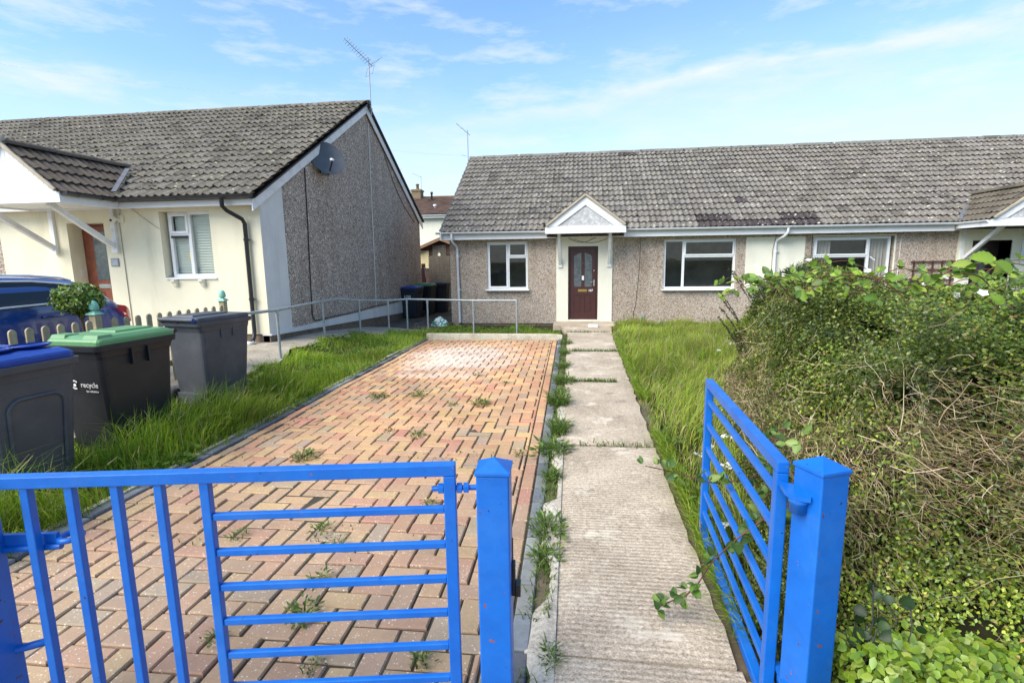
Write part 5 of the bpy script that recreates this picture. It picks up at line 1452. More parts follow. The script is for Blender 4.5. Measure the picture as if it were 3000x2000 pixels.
# ------------------------------------------------------------------ grass
GP = [(.15, .26, .02), (.22, .33, .03), (.29, .36, .045), (.34, .35, .10), (.10, .19, .018), (.42, .36, .18)]
def lumps(x, y, s, seed):
    r = np.random.default_rng(seed); v = np.zeros_like(x)
    for k in range(6):
        a = r.uniform(0, 6.28); f = s*r.uniform(.6, 2.2); v += np.sin((x*np.cos(a)+y*np.sin(a))*f+r.uniform(0, 6.28))
    return v/3.2
def grass(name, n, xr, yr, inside, hfun, label=None, w=(2, 3, 2, 1, 2, .4), seedheads=0, stalk=(.30, .25, .16)):
    x = rng.uniform(*xr, n*3); y = rng.uniform(*yr, n*3)
    k = np.array([inside(a, b) for a, b in zip(x, y)]); x = x[k][:n]; y = y[k][:n]; n = len(x)
    P = np.stack([x, y, Hv(x, y)-.045], 1)
    lu = lumps(x, y, 3.0, 5); h = hfun(x, y)*np.clip(1+.55*lu, .35, 1.9)*rng.uniform(.55, 1.25, n)
    az = lumps(x, y, 1.3, 9)*3+rng.normal(0, .9, n); lean = np.clip(rng.normal(.55, .28, n), 0, 1.3)
    c = palette(n, GP, w, .22); c *= (1.08+.30*lumps(x, y, 2.1, 21))[:, None]
    parts = [blades(P, h, rng.uniform(.0022, .0042, n)*np.clip(.6+y*.05, .7, 1.25), lean, az, rng.uniform(0, 3.14, n), c)]
    if seedheads:
        i = rng.choice(n, seedheads); Q = P[i]; hh = np.minimum(h[i]*1.2+.09, .50)
        a2 = rng.uniform(0, 6.28, seedheads); l2 = rng.uniform(.15, .6, seedheads)
        L = np.stack([np.cos(a2), np.sin(a2), np.zeros(seedheads)], 1)
        ts = np.linspace(0, 1, 6); path = Q[:, None]+np.array([0, 0, 1.0])*(hh[:, None, None]*(ts-.18*l2[:, None]*ts**2)[..., None])+L[:, None]*(hh*l2)[:, None, None]*(ts**2.2)[None, :, None]
        sc = palette(seedheads, [stalk, (.36, .33, .20), (.22, .25, .10)], [2, 2, 1.5])
        parts.append(twigs(path, np.full(seedheads, .0016), np.full(seedheads, .0012), sc))
        hd = path[:, 4:6]; hp = np.stack([hd[:, 0]*(1-t)+hd[:, 1]*t for t in (0, .35, .7, 1)], 1)
        parts.append(twigs(hp, np.full(seedheads, .0055), np.full(seedheads, .0015), sc*1.15))
    nb = int(n*.05); i = rng.choice(n, nb); kk = lumps(x[i], y[i], 4.0, 77) > .1; i = i[kk]; nb = len(i); a3 = rng.uniform(0, 6.28, nb*3)
    Q = np.repeat(P[i], 3, 0)+np.stack([np.zeros(nb*3), np.zeros(nb*3), rng.uniform(.04, .14, nb*3)], 1); U = np.stack([np.cos(a3), np.sin(a3), rng.uniform(-.1, .7, nb*3)], 1)
    parts.append(leaves(Q, unit(np.array([0, -.2, 1.0])+rng.normal(0, .35, (nb*3, 3))), U, rng.uniform(.05, .12, nb*3), rng.uniform(.008, .022, nb*3), palette(nb*3, [(.10, .19, .03), (.15, .25, .04), (.07, .13, .02)], (2, 2, 1))))
    nt_ = int(n*.16); i = rng.choice(n, nt_); parts.append(blades(P[i]+np.array([.01, 0, .01]), h[i]*.55, np.full(nt_, .0025), rng.uniform(.8, 1.6, nt_), rng.uniform(0, 6.28, nt_), rng.uniform(0, 3.14, nt_), palette(nt_, [(.36, .30, .17), (.28, .24, .12)], (1, 1))))
    V, T, C = merge(parts); o = tri_mesh(name, V, T, C, M_['grassm']); return tag(o, kind='stuff')

def kerb_l(y): return -3.235-.0215*(y-1.5)-.01
def in_left(x, y):
    if y < 11.55: return yard_r(y)+jit(y)-.03*math.sin(9*y) < x < kerb_l(y) and not (-4.45 < x < -4.05 and 3.9 < y < 4.5)
    if y < 12.9: return yard_r(y)-.1 < x < -.5 and y > 11.63
    return -3.6 < x < -1.0 and y < 13.9 and (y < 13.3 or math.sin(x*7)+math.sin(x*3) > .2)
grass('grass', 34000, (-5.2, -.4), (.6, 13.9), in_left, lambda x, y: np.where(y < 5, .20, np.where(y < 8, .19, np.where(y < 11.5, .16, np.where((x > -2.6) & (y > 11.5), .10, .15))))*np.where(x < yard_r(8)+.25, .75, 1), seedheads=130)
# taller ring about the bins
grass('grass', 6500, (-4.9, -3.3), (2.2, 6.4), lambda x, y: yard_r(y) < x < kerb_l(y)-.05 and x > -4.0, lambda x, y: np.where(x > -3.42, .22, .40)*np.where(y > 4.9, .75, 1), w=(2, 2, 1.6, .8, 2.4, .3), seedheads=70, stalk=(.40, .36, .22))
def in_right(x, y):
    e = pr(y)+.02+.03*math.sin(y*6)+.02*math.sin(15*y)+(.10*ss(3.3, 2.2, y) if y < 3.3 else 0)
    if y > 12.7: e = .80+.1*math.sin(y*4)
    return e < x < (Hedge_x(y)+.35 if y < 8 else 5.2) and y < 14.7
grass('lawn_grass', 36000, (.6, 5.2), (2.1, 14.7), in_right, lambda x, y: np.where(y < 4, .16, .26)*np.clip((x-pr(y))*2.2+.42, .42, 1.0)*np.where(y > 12.5, .9, 1), w=(1.0, 2.2, 2.6, 2.4, .6, 1.4), seedheads=420, stalk=(.34, .27, .19))
ne = 6000; y = rng.uniform(1.5, 12.6, ne); x = pr(y)+.045+np.abs(rng.normal(0, .06, ne)); keep = lumps(x, y, 2.6, 15) > -.35; x, y = x[keep], y[keep]; ne = len(x)
V, T, C = blades(np.stack([x, y, np.array([gz(v) for v in y])-.02], 1), rng.uniform(.07, .20, ne), rng.uniform(.0025, .004, ne), rng.uniform(.5, 1.4, ne), 3.14+rng.normal(0, .9, ne), rng.uniform(0, 3.14, ne), palette(ne, GP, (2, 3, 2, 1, 2, .4)))
tag(tri_mesh('edge_grass', V, T, C, M_['grassm']), kind='stuff')
def in_front_hedge(x, y): return Hedge_x(y)-.2 < x < Hedge_x(y)+.2

# low weeds in joints: stuff; the bigger tufts are things of their own
def tuft(name, x, y, r, h, n, cols, w, label, group, broad=.3):
    n1 = int(n*(1-broad)); a = rng.uniform(0, 6.28, n); rr = r*np.sqrt(rng.uniform(0, 1, n))*.8
    b0 = rng.uniform(-1, 1, n); P = np.stack([x+rr*np.cos(a)*.6+.35*r*np.sin(b0*5+x*9), y+rr*np.sin(a)*1.0+b0*r*.45, np.full(n, gz(y)+.0)], 1)
    c = palette(n, cols, w, .25)
    parts = [blades(P[:n1], h*rng.uniform(.5, 1.2, n1), rng.uniform(.0025, .005, n1), rng.uniform(.5, 1.5, n1), a[:n1]+rng.normal(0, .5, n1), rng.uniform(0, 3.14, n1), c[:n1])]
    m_ = n-n1
    if m_ > 0:
        A = a[n1:]; U = np.stack([np.cos(A), np.sin(A), rng.uniform(-.1, .9, m_)], 1); Nn = unit(np.stack([-np.cos(A)*.4, -np.sin(A)*.4, np.ones(m_)], 1)+rng.normal(0, .3, (m_, 3)))
        Q = P[n1:]+np.stack([np.cos(A)*r*.2, np.sin(A)*r*.2, rng.uniform(.005, h*.6, m_)], 1)
        parts.append(leaves(Q, Nn, U, r*rng.uniform(.25, .55, m_), r*rng.uniform(.05, .10, m_), c[n1:]))
    V, T, C = merge(parts); o = tri_mesh(name, V, T, C, M_['leaf']); return tag(o, label, 'weed', group)
WC = [(.10, .175, .03), (.14, .22, .04), (.07, .125, .025), (.20, .24, .07)]
for (x, y, r, h, n) in ((-.24, 7.2, .17, .14, 260), (-.28, 8.3, .15, .13, 200), (-.26, 6.0, .14, .22, 300), (-.22, 5.15, .13, .10, 180), (-.24, 4.45, .17, .11, 260), (-.21, 3.85, .09, .10, 130), (-.2, 3.05, .13, .09, 220), (-.18, 2.75, .10, .07, 160), (-.30, 9.6, .13, .12, 150), (-.31, 10.8, .15, .12, 160), (-.12, 1.98, .06, .06, 90), (-.2, 4.95, .10, .20, 160), (-.26, 6.6, .12, .10, 140)):
    tuft('weed_tuft', x, y, r, h, n, WC, (2, 2, 2, .6), 'ragged green weed clump growing in the gap between grey kerb and concrete path', 'weeds along the kerb')
for (x, y, r, h, n) in ((-1.30, 2.10, .11, .10, 90), (-1.03, 3.28, .10, .06, 70), (-1.36, 2.38, .10, .07, 60), (-1.62, 1.92, .07, .06, 50), (-1.63, 2.9, .10, .05, 60), (-.65, 1.9, .07, .07, 60), (-1.18, 5.95, .15, .07, 120), (-1.52, 5.9, .09, .06, 50), (-1.60, 4.75, .12, .06, 70), (-1.90, 4.85, .08, .05, 40), (-2.06, 6.3, .13, .08, 90), (-2.55, 6.2, .14, .07, 110), (-.52, 4.35, .09, .05, 50), (-.62, 3.35, .07, .05, 40), (-2.4, 4.1, .15, .06, 120), (-1.45, 2.75, .08, .05, 40), (-1.1, 1.82, .07, .06, 40), (-1.55, 7.6, .1, .06, 50), (-1.05, 7.1, .09, .05, 40), (-2.1, 2.75, .09, .05, 40), (-1.9, 3.75, .09, .05, 40), (-1.35, 3.9, .06, .04, 30)):
    tuft('paving_weed', x, y, r*.72, h*.9, n, WC, (2, 1, 2, .8), 'small flat green weed sprouting from a joint of the block paving', 'weeds in the paving', .75)
nw = 5200
lx = rng.uniform(-2.85, -.05, nw); ly = 11.1*rng.uniform(0, 1, nw)
keep = (lumps(lx, ly, 3.2, 33) > .55) | (ly > 10.7) | ((lx < -2.6) & (rng.uniform(0, 1, nw) < .5)); lx, ly = lx[keep], ly[keep]
onj = rng.uniform(0, 1, len(lx)) < .5
lx = np.where(onj, np.round(lx*10)/10, lx); ly = np.where(~onj, np.round(ly*10)/10, ly)
P = np.array([DL(a, b_, -.006) for a, b_ in zip(lx, ly)]); n = len(P)
V, T, C = blades(P, rng.uniform(.008, .035, n), rng.uniform(.0025, .005, n), rng.uniform(.2, 1.4, n), rng.uniform(0, 6.28, n), rng.uniform(0, 3.14, n), palette(n, WC+[(.20, .16, .07)], (1, 1, 2, 1, 1.2)))
tag(tri_mesh('moss_and_seedlings', V, T, C, M_['grassm']), kind='stuff')
# grass creeping along the slab joints
P = []
for (yj, xa, xb, cnt) in ((7.235, -.1, .5, 420), (9.87, -.2, .75, 420), (4.615, .0, .62, 90), (12.7, -.35, .7, 160)):
    xs_ = rng.uniform(xa, xb, cnt); P.append(np.stack([xs_, yj+rng.normal(0, .025, cnt), np.full(cnt, gz(yj)+.01)], 1))
yg = rng.uniform(1.3, 12.4, 3000); yg = yg[lumps(yg*0, yg, 5.0, 88) > -.3]; xg_ = np.array([-.36-.0215*(v-1.5)+.12 for v in yg]); xg_ = xg_+(pl(yg)-xg_)*rng.uniform(.0, 1.0, len(yg)); P.append(np.stack([xg_, yg, np.array([gz(v) for v in yg])-.008], 1)[:1700])
P = np.vstack(P); n = len(P)
V, T, C = blades(P, rng.uniform(.02, .09, n), rng.uniform(.0025, .0045, n), rng.uniform(.4, 1.3, n), rng.uniform(0, 6.28, n), rng.uniform(0, 3.14, n), palette(n, WC, (2, 2, 2, .6)))
tag(tri_mesh('joint_grass', V, T, C, M_['grassm']), kind='stuff')
# small white and yellow flowers in the grass: countable clusters
def flower_head(name, x, y, z, s, col, label, group, k=9):
    parts = []; h = z-(H(x, y)-.05)
    path = np.array([[[x+.01, y, z-h], [x, y+.008, z-h*.5], [x, y, z]]]); parts.append(twigs(path, np.array([.0022]), np.array([.0016]), np.array([[.10, .18, .04]])))
    P = np.array([x, y, z])+rng.normal(0, s, (k, 3))*np.array([1, 1, .25]); Nn = unit(np.array([0, 0, 1.0])+rng.normal(0, .35, (k, 3)))
    for q in range(4):
        U = unit(np.stack([np.cos(np.full(k, q*1.57))+rng.normal(0, .2, k), np.sin(np.full(k, q*1.57))+rng.normal(0, .2, k), np.zeros(k)], 1)); parts.append(leaves(P, Nn, U, np.full(k, s*.8), np.full(k, s*.32), np.tile(np.array(col), (k, 1)), .1, .0))
    V, T, C = merge(parts); tag(tri_mesh(name, V, T, C, M_['petal']), label, 'flower', group)
for (x, y, z) in ((.93, 3.75, .30), (1.06, 3.85, .34), (.84, 3.7, .26), (1.0, 3.55, .24), (.83, 2.95, .12), (2.0, 7.8, .30), (2.3, 8.2, .34), (.9, 3.35, .22)):
    flower_head('white_flower', x, y, z, .022, (.72, .74, .72), 'small flat white flower head standing in the long lawn grass', 'white flowers in the lawn', 8)
for (x, y) in ((-3.5, 3.0), (-3.42, 3.2), (-3.55, 3.3), (-3.47, 2.85), (-3.6, 2.9)):
    flower_head('daisy', x, y, .05, .012, (.78, .78, .76), 'tiny white daisy in the grass at the left edge of the driveway', 'daisies by the kerb', 3)
for (x, y) in ((1.05, 13.4), (1.2, 13.8), (.95, 13.1), (1.3, 13.5)):
    flower_head('yellow_flower', x, y, H(x, y)+.20, .018, (.75, .55, .03), 'small yellow flower in the grass beside the doorstep', 'yellow flowers', 3)

# ------------------------------------------------------------------ topiary ball on the stem behind the fence
def foliage_ball(c, rad, n, L, W, cols, w, seed=1):
    u = unit(rng.normal(size=(n, 3))); k = 1+.16*lumps(u[:, 0]*3+seed, u[:, 1]*3+u[:, 2]*2.4, 2.2, seed)
    r = rng.uniform(.55, 1.0, n)**.5
    P = np.array(c)+u*np.array(rad)*(k*r)[:, None]; Nn = unit(u+rng.normal(0, .55, (n, 3))+np.array([0, 0, .35])); U = unit(u*.8+rng.normal(0, .7, (n, 3)))
    col = palette(n, cols, w, .25)
    return leaves(P, Nn, U, rng.uniform(.7, 1.2, n)*L, rng.uniform(.8, 1.2, n)*W, col)
t = empty('potted_shrub', (-5.62, 5.22, H(-5.6, 5.2)), 'clipped round green shrub behind the picket fence in front of the blue car', 'shrub')
V, T, C = foliage_ball((-5.62, 5.22, 1.27), (.23, .23, .165), 2300, .055, .012, [(.11, .19, .03), (.17, .26, .045), (.07, .12, .025), (.30, .36, .09)], (3, 2.4, 2, 1.2))
tri_mesh('crown', V, T, C, M_['leafgloss'], t)
mb = MB(); mb.tube([(-5.62, 5.22, .35), (-5.61, 5.22, .8), (-5.62, 5.21, 1.25)], [.02, .016, .012], 8)
for k in range(7):
    a = k*.9; mb.tube([(-5.62, 5.22, 1.02), (-5.62+.09*math.cos(a), 5.22+.09*math.sin(a), 1.18), (-5.62+.18*math.cos(a), 5.22+.18*math.sin(a), 1.3)], [.008, .006, .003], 5)
mb.build('stem', M_['bark'], t)
mb = MB(); mb.lathe([(0, .12), (.14, .12), (.19, .42), (.20, .42), (.20, .45), (.17, .45), (.17, .40), (0, .40)], (-5.62, 5.22, .03), 20); mb.build('pot', M_['brick'], t)

# ------------------------------------------------------------------ hedge
def hedge():
    t = empty('hedge', (2.4, 4.0, 0), 'big overgrown box-leaved hedge with bare brown twigs on the right of the path', 'hedge')
    base = [(3.6, 8.9), (2.55, 8.2), (2.2, 7.4), (1.54, 5.2), (1.00, 3.3), (.95, 2.3), (1.06, 1.86), (1.45, 1.70), (2.2, 1.62), (3.4, 1.9), (5.2, 2.4)]
    B = np.array(base); seg = np.linalg.norm(np.diff(B, axis=0), axis=1); cum = np.concatenate([[0], np.cumsum(seg)]); TOT = cum[-1]
    def bpt(s):
        x = np.interp(s, cum, B[:, 0]); y = np.interp(s, cum, B[:, 1]); e = .08
        dx = np.interp(s+e, cum, B[:, 0])-np.interp(s-e, cum, B[:, 0]); dy = np.interp(s+e, cum, B[:, 1])-np.interp(s-e, cum, B[:, 1])
        d = np.sqrt(dx*dx+dy*dy)+1e-9
        return x, y, -(-dy/d)*-1, -(dx/d)   # outward is to the right-hand side of travel turned towards the path
    # outward normal: travelling from far to near along the left face the path lies on the right (-x)
    def wall(s, v, off):
        """s along the boundary, v 0..1 up the face then over the shoulder 1..2 across the top"""
        x = np.interp(s, cum, B[:, 0]); y = np.interp(s, cum, B[:, 1]); e = .10
        dx = np.interp(s+e, cum, B[:, 0])-np.interp(s-e, cum, B[:, 0]); dy = np.interp(s+e, cum, B[:, 1])-np.interp(s-e, cum, B[:, 1])
        d = np.sqrt(dx*dx+dy*dy)+1e-9; ox, oy = dy/d, -dx/d
        ht = 1.22+.05*np.sin(x*2.1+1)+.05*np.sin(y*1.7)
        vw = np.clip(v, 0, 1); vt = np.clip(v-1, 0, 1)
        z = vw*ht*(1-.04*(1-vw))
        ins = .02+.30*vw**2.2+vt*2.1
        z = z+.10*np.sin(np.clip(vt*3, 0, 1)*1.57)+.02
        bul = .15*lumps(s*1.1, z*2.0+vt*4, 1.5, 41)+.085*lumps(s*3.2, z*5+vt*7, 2.2, 43)
        k = off+bul
        nz = np.where(v > 1, .95, np.clip((vw-.7)*1.8, 0, .7)); nh = np.sqrt(1-nz**2)
        P = np.stack([x-ox*ins+ox*k*nh, y-oy*ins+oy*k*nh, z+k*nz], -1)
        Nn = np.stack([ox*nh, oy*nh, nz], -1)
        return P, Nn
    # dark sheet behind the leaves, coloured as the hedge's inner shade
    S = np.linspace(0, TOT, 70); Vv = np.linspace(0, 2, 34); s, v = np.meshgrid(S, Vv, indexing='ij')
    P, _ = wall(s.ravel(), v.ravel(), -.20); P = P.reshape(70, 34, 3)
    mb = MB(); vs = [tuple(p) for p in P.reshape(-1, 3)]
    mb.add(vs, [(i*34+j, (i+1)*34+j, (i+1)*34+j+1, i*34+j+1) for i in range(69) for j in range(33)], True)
    mb.build('shade_core', M_['core'], t, fix=False)
    # bare zone mask: where the clipped face shows twigs instead of leaves
    def bare(P):
        y = P[:, 1]; z = P[:, 2]; x = P[:, 0]
        c = .70-.045*np.clip(y-2, 0, 6)
        m = np.exp(-((z-c)/.23)**2)*np.clip(1.35-.20*(y-1.6), .08, 1)
        m = np.where((x > 1.15) & (y < 2.2), np.exp(-((z-.98+.28*(x-1.1))/.25)**2)*.85, m)
        return np.clip(m*(1.05+.5*lumps(P[:, 0]*2+P[:, 1]*2, z*3, 2, 51)), 0, 1)
    def scatter(n, smin, smax, vmin, vmax, depth=(-.20, .05)):
        s = rng.uniform(smin, smax, n); v = rng.uniform(vmin, vmax, n); P, Nn = wall(s, v, rng.uniform(*depth, n)); return P, Nn, s, v
    n = 520000
    P, Nn, s, v = scatter(n, 0, TOT, 0, 1.45)
    near = np.interp(s, [0, TOT*.35, TOT*.5, TOT*.85, TOT], [.5, .6, 1, 1, .5])
    keep = (rng.uniform(0, 1, n) < near) & (rng.uniform(0, 1, n) > bare(P)*.52)
    clump = lumps(s*5, v*9, 2.0, 61); keep &= (clump > rng.uniform(-1.0, .25, n)) | ((P[:, 2] < .75) & (P[:, 1] < 2.2) & (clump > -.9))
    P, Nn, s, v = P[keep], Nn[keep], s[keep], v[keep]; n = len(P)
    far = P[:, 1]
    col = palette(n, [(.060, .095, .014), (.10, .145, .018), (.165, .21, .026), (.26, .30, .045), (.20, .155, .045)], (3.2, 3, 1.6, .8, .5), .25)
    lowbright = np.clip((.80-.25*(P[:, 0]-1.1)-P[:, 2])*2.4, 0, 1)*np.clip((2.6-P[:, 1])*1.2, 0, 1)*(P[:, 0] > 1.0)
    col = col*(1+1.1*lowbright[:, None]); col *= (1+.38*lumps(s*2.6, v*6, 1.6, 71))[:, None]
    sz = np.clip(.55+.14*far, .8, 1.5)
    V, T, C = leaves4(P, unit(Nn+rng.normal(0, .65, (n, 3))+np.array([0, 0, .35])), rng.normal(size=(n, 3))+np.array([0, 0, .5]), rng.uniform(.014, .026, n)*sz, rng.uniform(.005, .0092, n)*sz, col)
    tri_mesh('foliage', V, T, C, M_['leafgloss'], t)
    # twigs
    m = 60000; P, Nn, s, v = scatter(m, TOT*.05, TOT, .05, 1.02, (-.17, .07)); k = rng.uniform(0, 1, m) < np.clip(bare(P)*1.0+.07, 0, 1); P, Nn, s = P[k], Nn[k], s[k]; m = len(P)
    e = 1e-3
    ds = np.stack([np.interp(s+.1, cum, B[:, 0])-np.interp(s-.1, cum, B[:, 0]), np.interp(s+.1, cum, B[:, 1])-np.interp(s-.1, cum, B[:, 1]), np.zeros(m)], 1); ds = unit(ds)
    D = unit(ds*rng.normal(.7, .7, (m, 1))+Nn*rng.uniform(-.15, .55, (m, 1))+np.array([0, 0, 1])*rng.normal(-.28, .45, (m, 1)))
    Ln = rng.uniform(.03, .15, m)*rng.uniform(.6, 1.2, m)
    ts = np.linspace(0, 1, 4); bend = rng.normal(0, .22, (m, 1, 3))
    path = P[:, None]+D[:, None]*(Ln[:, None]*ts[None])[..., None]+bend*(Ln[:, None]*ts[None]**2)[..., None]+rng.normal(0, .006, (m, 4, 3))
    tc = palette(m, [(.42, .32, .19), (.29, .21, .11), (.64, .54, .36), (.15, .11, .065), (.30, .26, .11)], (3, 3, 1.3, 2.6, 1.4), .2)
    thick = rng.uniform(.0008, .0016, m)*np.where(rng.uniform(0, 1, m) < .05, 2.0, 1)
    V, T, C = twigs(path, thick, thick*.55, tc); tri_mesh('twigs', V, T, C, M_['twig'], t)
    # long dead stems standing proud
    m = 110; P, Nn, s, v = scatter(m, TOT*.3, TOT*.97, .35, .98, (-.05, .05)); D = unit(Nn*.35+rng.normal(0, .8, (m, 3))); Ln = rng.uniform(.15, .42, m); ts = np.linspace(0, 1, 6)
    path = P[:, None]+D[:, None]*(Ln[:, None]*(ts[None]-.4))[..., None]+Nn[:, None]*.03+rng.normal(0, .010, (m, 6, 3))
    V, T, C = twigs(path, rng.uniform(.0016, .0034, m), rng.uniform(.001, .0016, m), palette(m, [(.50, .42, .28), (.38, .29, .17)], (1, 1))); o = tri_mesh('dead_stems', V, T, C, M_['twig'], t); o['kind'] = 'stuff'
    # upright spindly shoots against the house
    sh = [(2.02, 7.3, 1.05), (2.2, 7.6, 1.35), (2.0, 7.0, .95), (1.85, 6.5, .9), (2.35, 7.9, 1.3), (1.7, 6.0, .85)]
    parts = []; tp = []
    for (x, y, z) in sh:
        q = np.array([[x+.15, y+.05, z-.35], [x+.02, y, z-.15], [x-.10, y-.02, z+.02], [x-.20, y-.02, z+.14]]); tp.append(q)
        for f in np.linspace(.2, 1, 40):
            p_ = q[0]*(1-f)**3+3*q[1]*f*(1-f)**2+3*q[2]*f*f*(1-f)+q[3]*f**3; parts.append(p_)
    PP = np.repeat(np.array(parts), 3, 0); n = len(PP)
    V1 = leaves(PP, unit(rng.normal(size=(n, 3))), rng.normal(size=(n, 3))+np.array([-.4, 0, .6]), rng.uniform(.015, .03, n), rng.uniform(.005, .008, n), palette(n, [(.05, .06, .02), (.08, .075, .03), (.10, .07, .05)], (2, 1, 1)))
    V, T, C = V1; tri_mesh('shoot_leaves', V, T, C, M_['leaf'], t)
    V, T, C = twigs(np.array(tp), np.full(len(tp), .005), np.full(len(tp), .002), np.full((len(tp), 3), .08)); tri_mesh('shoot_stems', V, T, C, M_['twig'], t)
    return wall, TOT
wall_fn, HT = hedge()

# dark fine-leaved evergreen in the far end of the hedge
t = empty('evergreen_bush', (2.62, 6.95, 0), 'dark spiky evergreen bush at the far end of the hedge by the cream panel', 'bush')
n = 15000; u = unit(rng.normal(size=(n, 3))); r = rng.uniform(.45, 1, n)**.4
P = np.array((2.62, 6.95, .98))+u*np.array((.44, .5, .50))*(r*(1+.13*lumps(u[:, 0]*4, u[:, 2]*4, 2, 81)))[:, None]; P[:, 2] = np.maximum(P[:, 2], -.05)
V, T, C = leaves(P, unit(u+rng.normal(0, .6, (n, 3))), u+rng.normal(0, .45, (n, 3))+np.array([-.2, 0, .35]), rng.uniform(.05, .10, n), rng.uniform(.003, .006, n), palette(n, [(.035, .07, .02), (.06, .11, .03), (.10, .16, .045), (.025, .045, .018)], (3, 2.5, 1, 2)))
tri_mesh('crown', V, T, C, M_['leaf'], t)
mb = MB(); mb.tube([(2.62, 6.98, -.1), (2.62, 6.95, .5), (2.64, 6.95, 1.1)], [.035, .025, .01], 8); mb.build('trunk', M_['bark'], t)

# broad leaves
def broad_leaves(P, Nn, U, L, W, col, serr=True):
    n = len(P); U = unit(U-Nn*(U*Nn).sum(1, keepdims=True)); S = np.cross(Nn, U)
    prof = [(0, .0), (.08, .55), (.22, .92), (.30, .84), (.40, 1.0), (.48, .86), (.58, .88), (.68, .66), (.78, .62), (.88, .30), (1.0, .0)]
    mid = []; lf = []; rt = []
    for (a, w) in prof:
        cz = -Nn*(L*.22*a*a)[:, None]
        c = P+U*(L*a)[:, None]+cz; mid.append(c-Nn*(W*.12)[:, None]); lf.append(c+S*(W*w)[:, None]+Nn*(W*w*.18)[:, None]); rt.append(c-S*(W*w)[:, None]+Nn*(W*w*.18)[:, None])
    k = len(prof); V = np.stack(mid+lf+rt, 1).reshape(-1, 3); T = []
    for i in range(k-1): T += [[i, k+i, k+i+1], [i, k+i+1, i+1], [i, i+1, 2*k+i+1], [i, 2*k+i+1, 2*k+i]]
    T = (np.arange(n)[:, None, None]*(3*k)+np.array(T)[None]).reshape(-1, 3)
    kk = np.concatenate([np.full(k, 1.18), np.full(2*k, .95)]); C = (col[:, None, :]*kk[None, :, None]).reshape(-1, 3)
    return V, T, C
BR = [(.16, .26, .035), (.23, .33, .04), (.10, .17, .03), (.30, .38, .07)]
def bramble(name, label, stems, nleaf, size, flowers=0, cols=BR, w=(2, 2, 1.5, 1), root=None):
    t = empty(name, tuple(stems[0][0]), label, 'bramble')
    off = np.array(stems[0][0]); LP = []; SD = []; sp = []
    for st in stems:
        st = np.array(st, float); ts = np.linspace(0, 1, 16); k = np.linspace(0, 1, len(st))
        q = np.stack([np.interp(ts, k, st[:, i]) for i in range(3)], 1); 
        q[1:-1] = (q[:-2]+q[1:-1]*2+q[2:])/4; sp.append(q)
    sp = np.array(sp); V, T, C = twigs(sp, np.full(len(sp), .005), np.full(len(sp), .0025), palette(len(sp), [(.13, .055, .04), (.16, .12, .05)], (1, 1)))
    tri_mesh('stem', V, T, C, M_['twig'], t)
    for q in sp:
        m_ = max(2, int(nleaf/len(sp)/3))
        for f in np.linspace(.12, 1.0, m_):
            i = f*15; a = int(min(14, i)); p = q[a]+(q[a+1]-q[a])*(i-a); d = q[a+1]-q[a]; LP.append(p); SD.append(d/np.linalg.norm(d))
    LP = np.array(LP); SD = np.array(SD); m_ = len(LP); out = unit(rng.normal(size=(m_, 3))*np.array([1, 1, .4])+np.array([-.15, -.5, .55]))
    P = []; U = []; Nn = []; Ls = []
    for q in range(3):
        side = unit(np.cross(out, SD))*(q-1)*.9
        u = unit(out+side+rng.normal(0, .15, (m_, 3))); P.append(LP+out*.02); U.append(u); Nn.append(unit(np.array([-.1, -.55, .8])+rng.normal(0, .45, (m_, 3)))); Ls.append(size*rng.uniform(.6, 1.1, m_)*(1.15 if q == 1 else .9))
    P = np.vstack(P); U = np.vstack(U); Nn = np.vstack(Nn); Ls = np.concatenate(Ls); n = len(P)
    V, T, C = broad_leaves(P, Nn, U, Ls, Ls*rng.uniform(.32, .42, n), palette(n, cols, w, .2)); tri_mesh('foliage', V, T, C, M_['leaf'], t, smooth=False)
    for k in range(flowers):
        i = rng.integers(0, m_); p = LP[i]+np.array([rng.normal(0, .06), -.04+rng.normal(0, .05), .06+rng.uniform(0, .05)]); parts = []
        nn = unit(np.array([[0, -.6, .7]])+rng.normal(0, .3, (1, 3)))
        for a in range(5):
            th = a*1.2566; e1 = unit(np.cross(nn, np.array([[0, 0, 1.0]]))); e2 = np.cross(nn, e1)
            u = e1*math.cos(th)+e2*math.sin(th); parts.append(leaves(p[None], nn, u, np.array([.022]), np.array([.010]), np.array([[.80, .80, .80]]), .05, -.1))
        V, T, C = merge(parts); tri_mesh('flower', V, T, C, M_['petal'], t)
    return t
# brambles sprawling over the top of the hedge
stems = []
r3 = np.random.default_rng(5)
for k in range(120):
    x = r3.uniform(1.5, 4.2); y = r3.uniform(2.15, 4.6) if x > 1.75 else r3.uniform(3.8, 4.8); a = r3.uniform(-.5, .9); l = r3.uniform(.3, .75)
    z = 1.37+r3.uniform(-.12, .08)+.02*(y-2); dx, dy = l*math.cos(a)*r3.choice([-1, 1]), l*math.sin(a)*.5-.12
    stems.append([(x, y, z-.1), (x+dx*.35, y+dy*.35, z+.14*l), (x+dx*.7, y+dy*.7, z+.18*l), (x+dx, y+dy, z+.04*l)])
bramble('bramble', 'bright green bramble with white blossom sprawling over the top of the hedge', stems, 2500, .062, flowers=34, w=(2, 1.6, 3, .7))
stems = [[(2.55, 3.6, 1.40), (2.75, 3.6, 1.56), (3.0, 3.5, 1.60), (3.25, 3.4, 1.54)], [(2.9, 3.5, 1.4), (2.7, 3.5, 1.55), (2.45, 3.45, 1.60), (2.3, 3.4, 1.57)], [(3.2, 3.8, 1.4), (3.3, 3.7, 1.62), (3.4, 3.6, 1.66), (3.6, 3.5, 1.6)]]
bramble('bramble', 'arching bramble shoots rising above the hedge in front of the right-hand porch', stems, 48, .13)
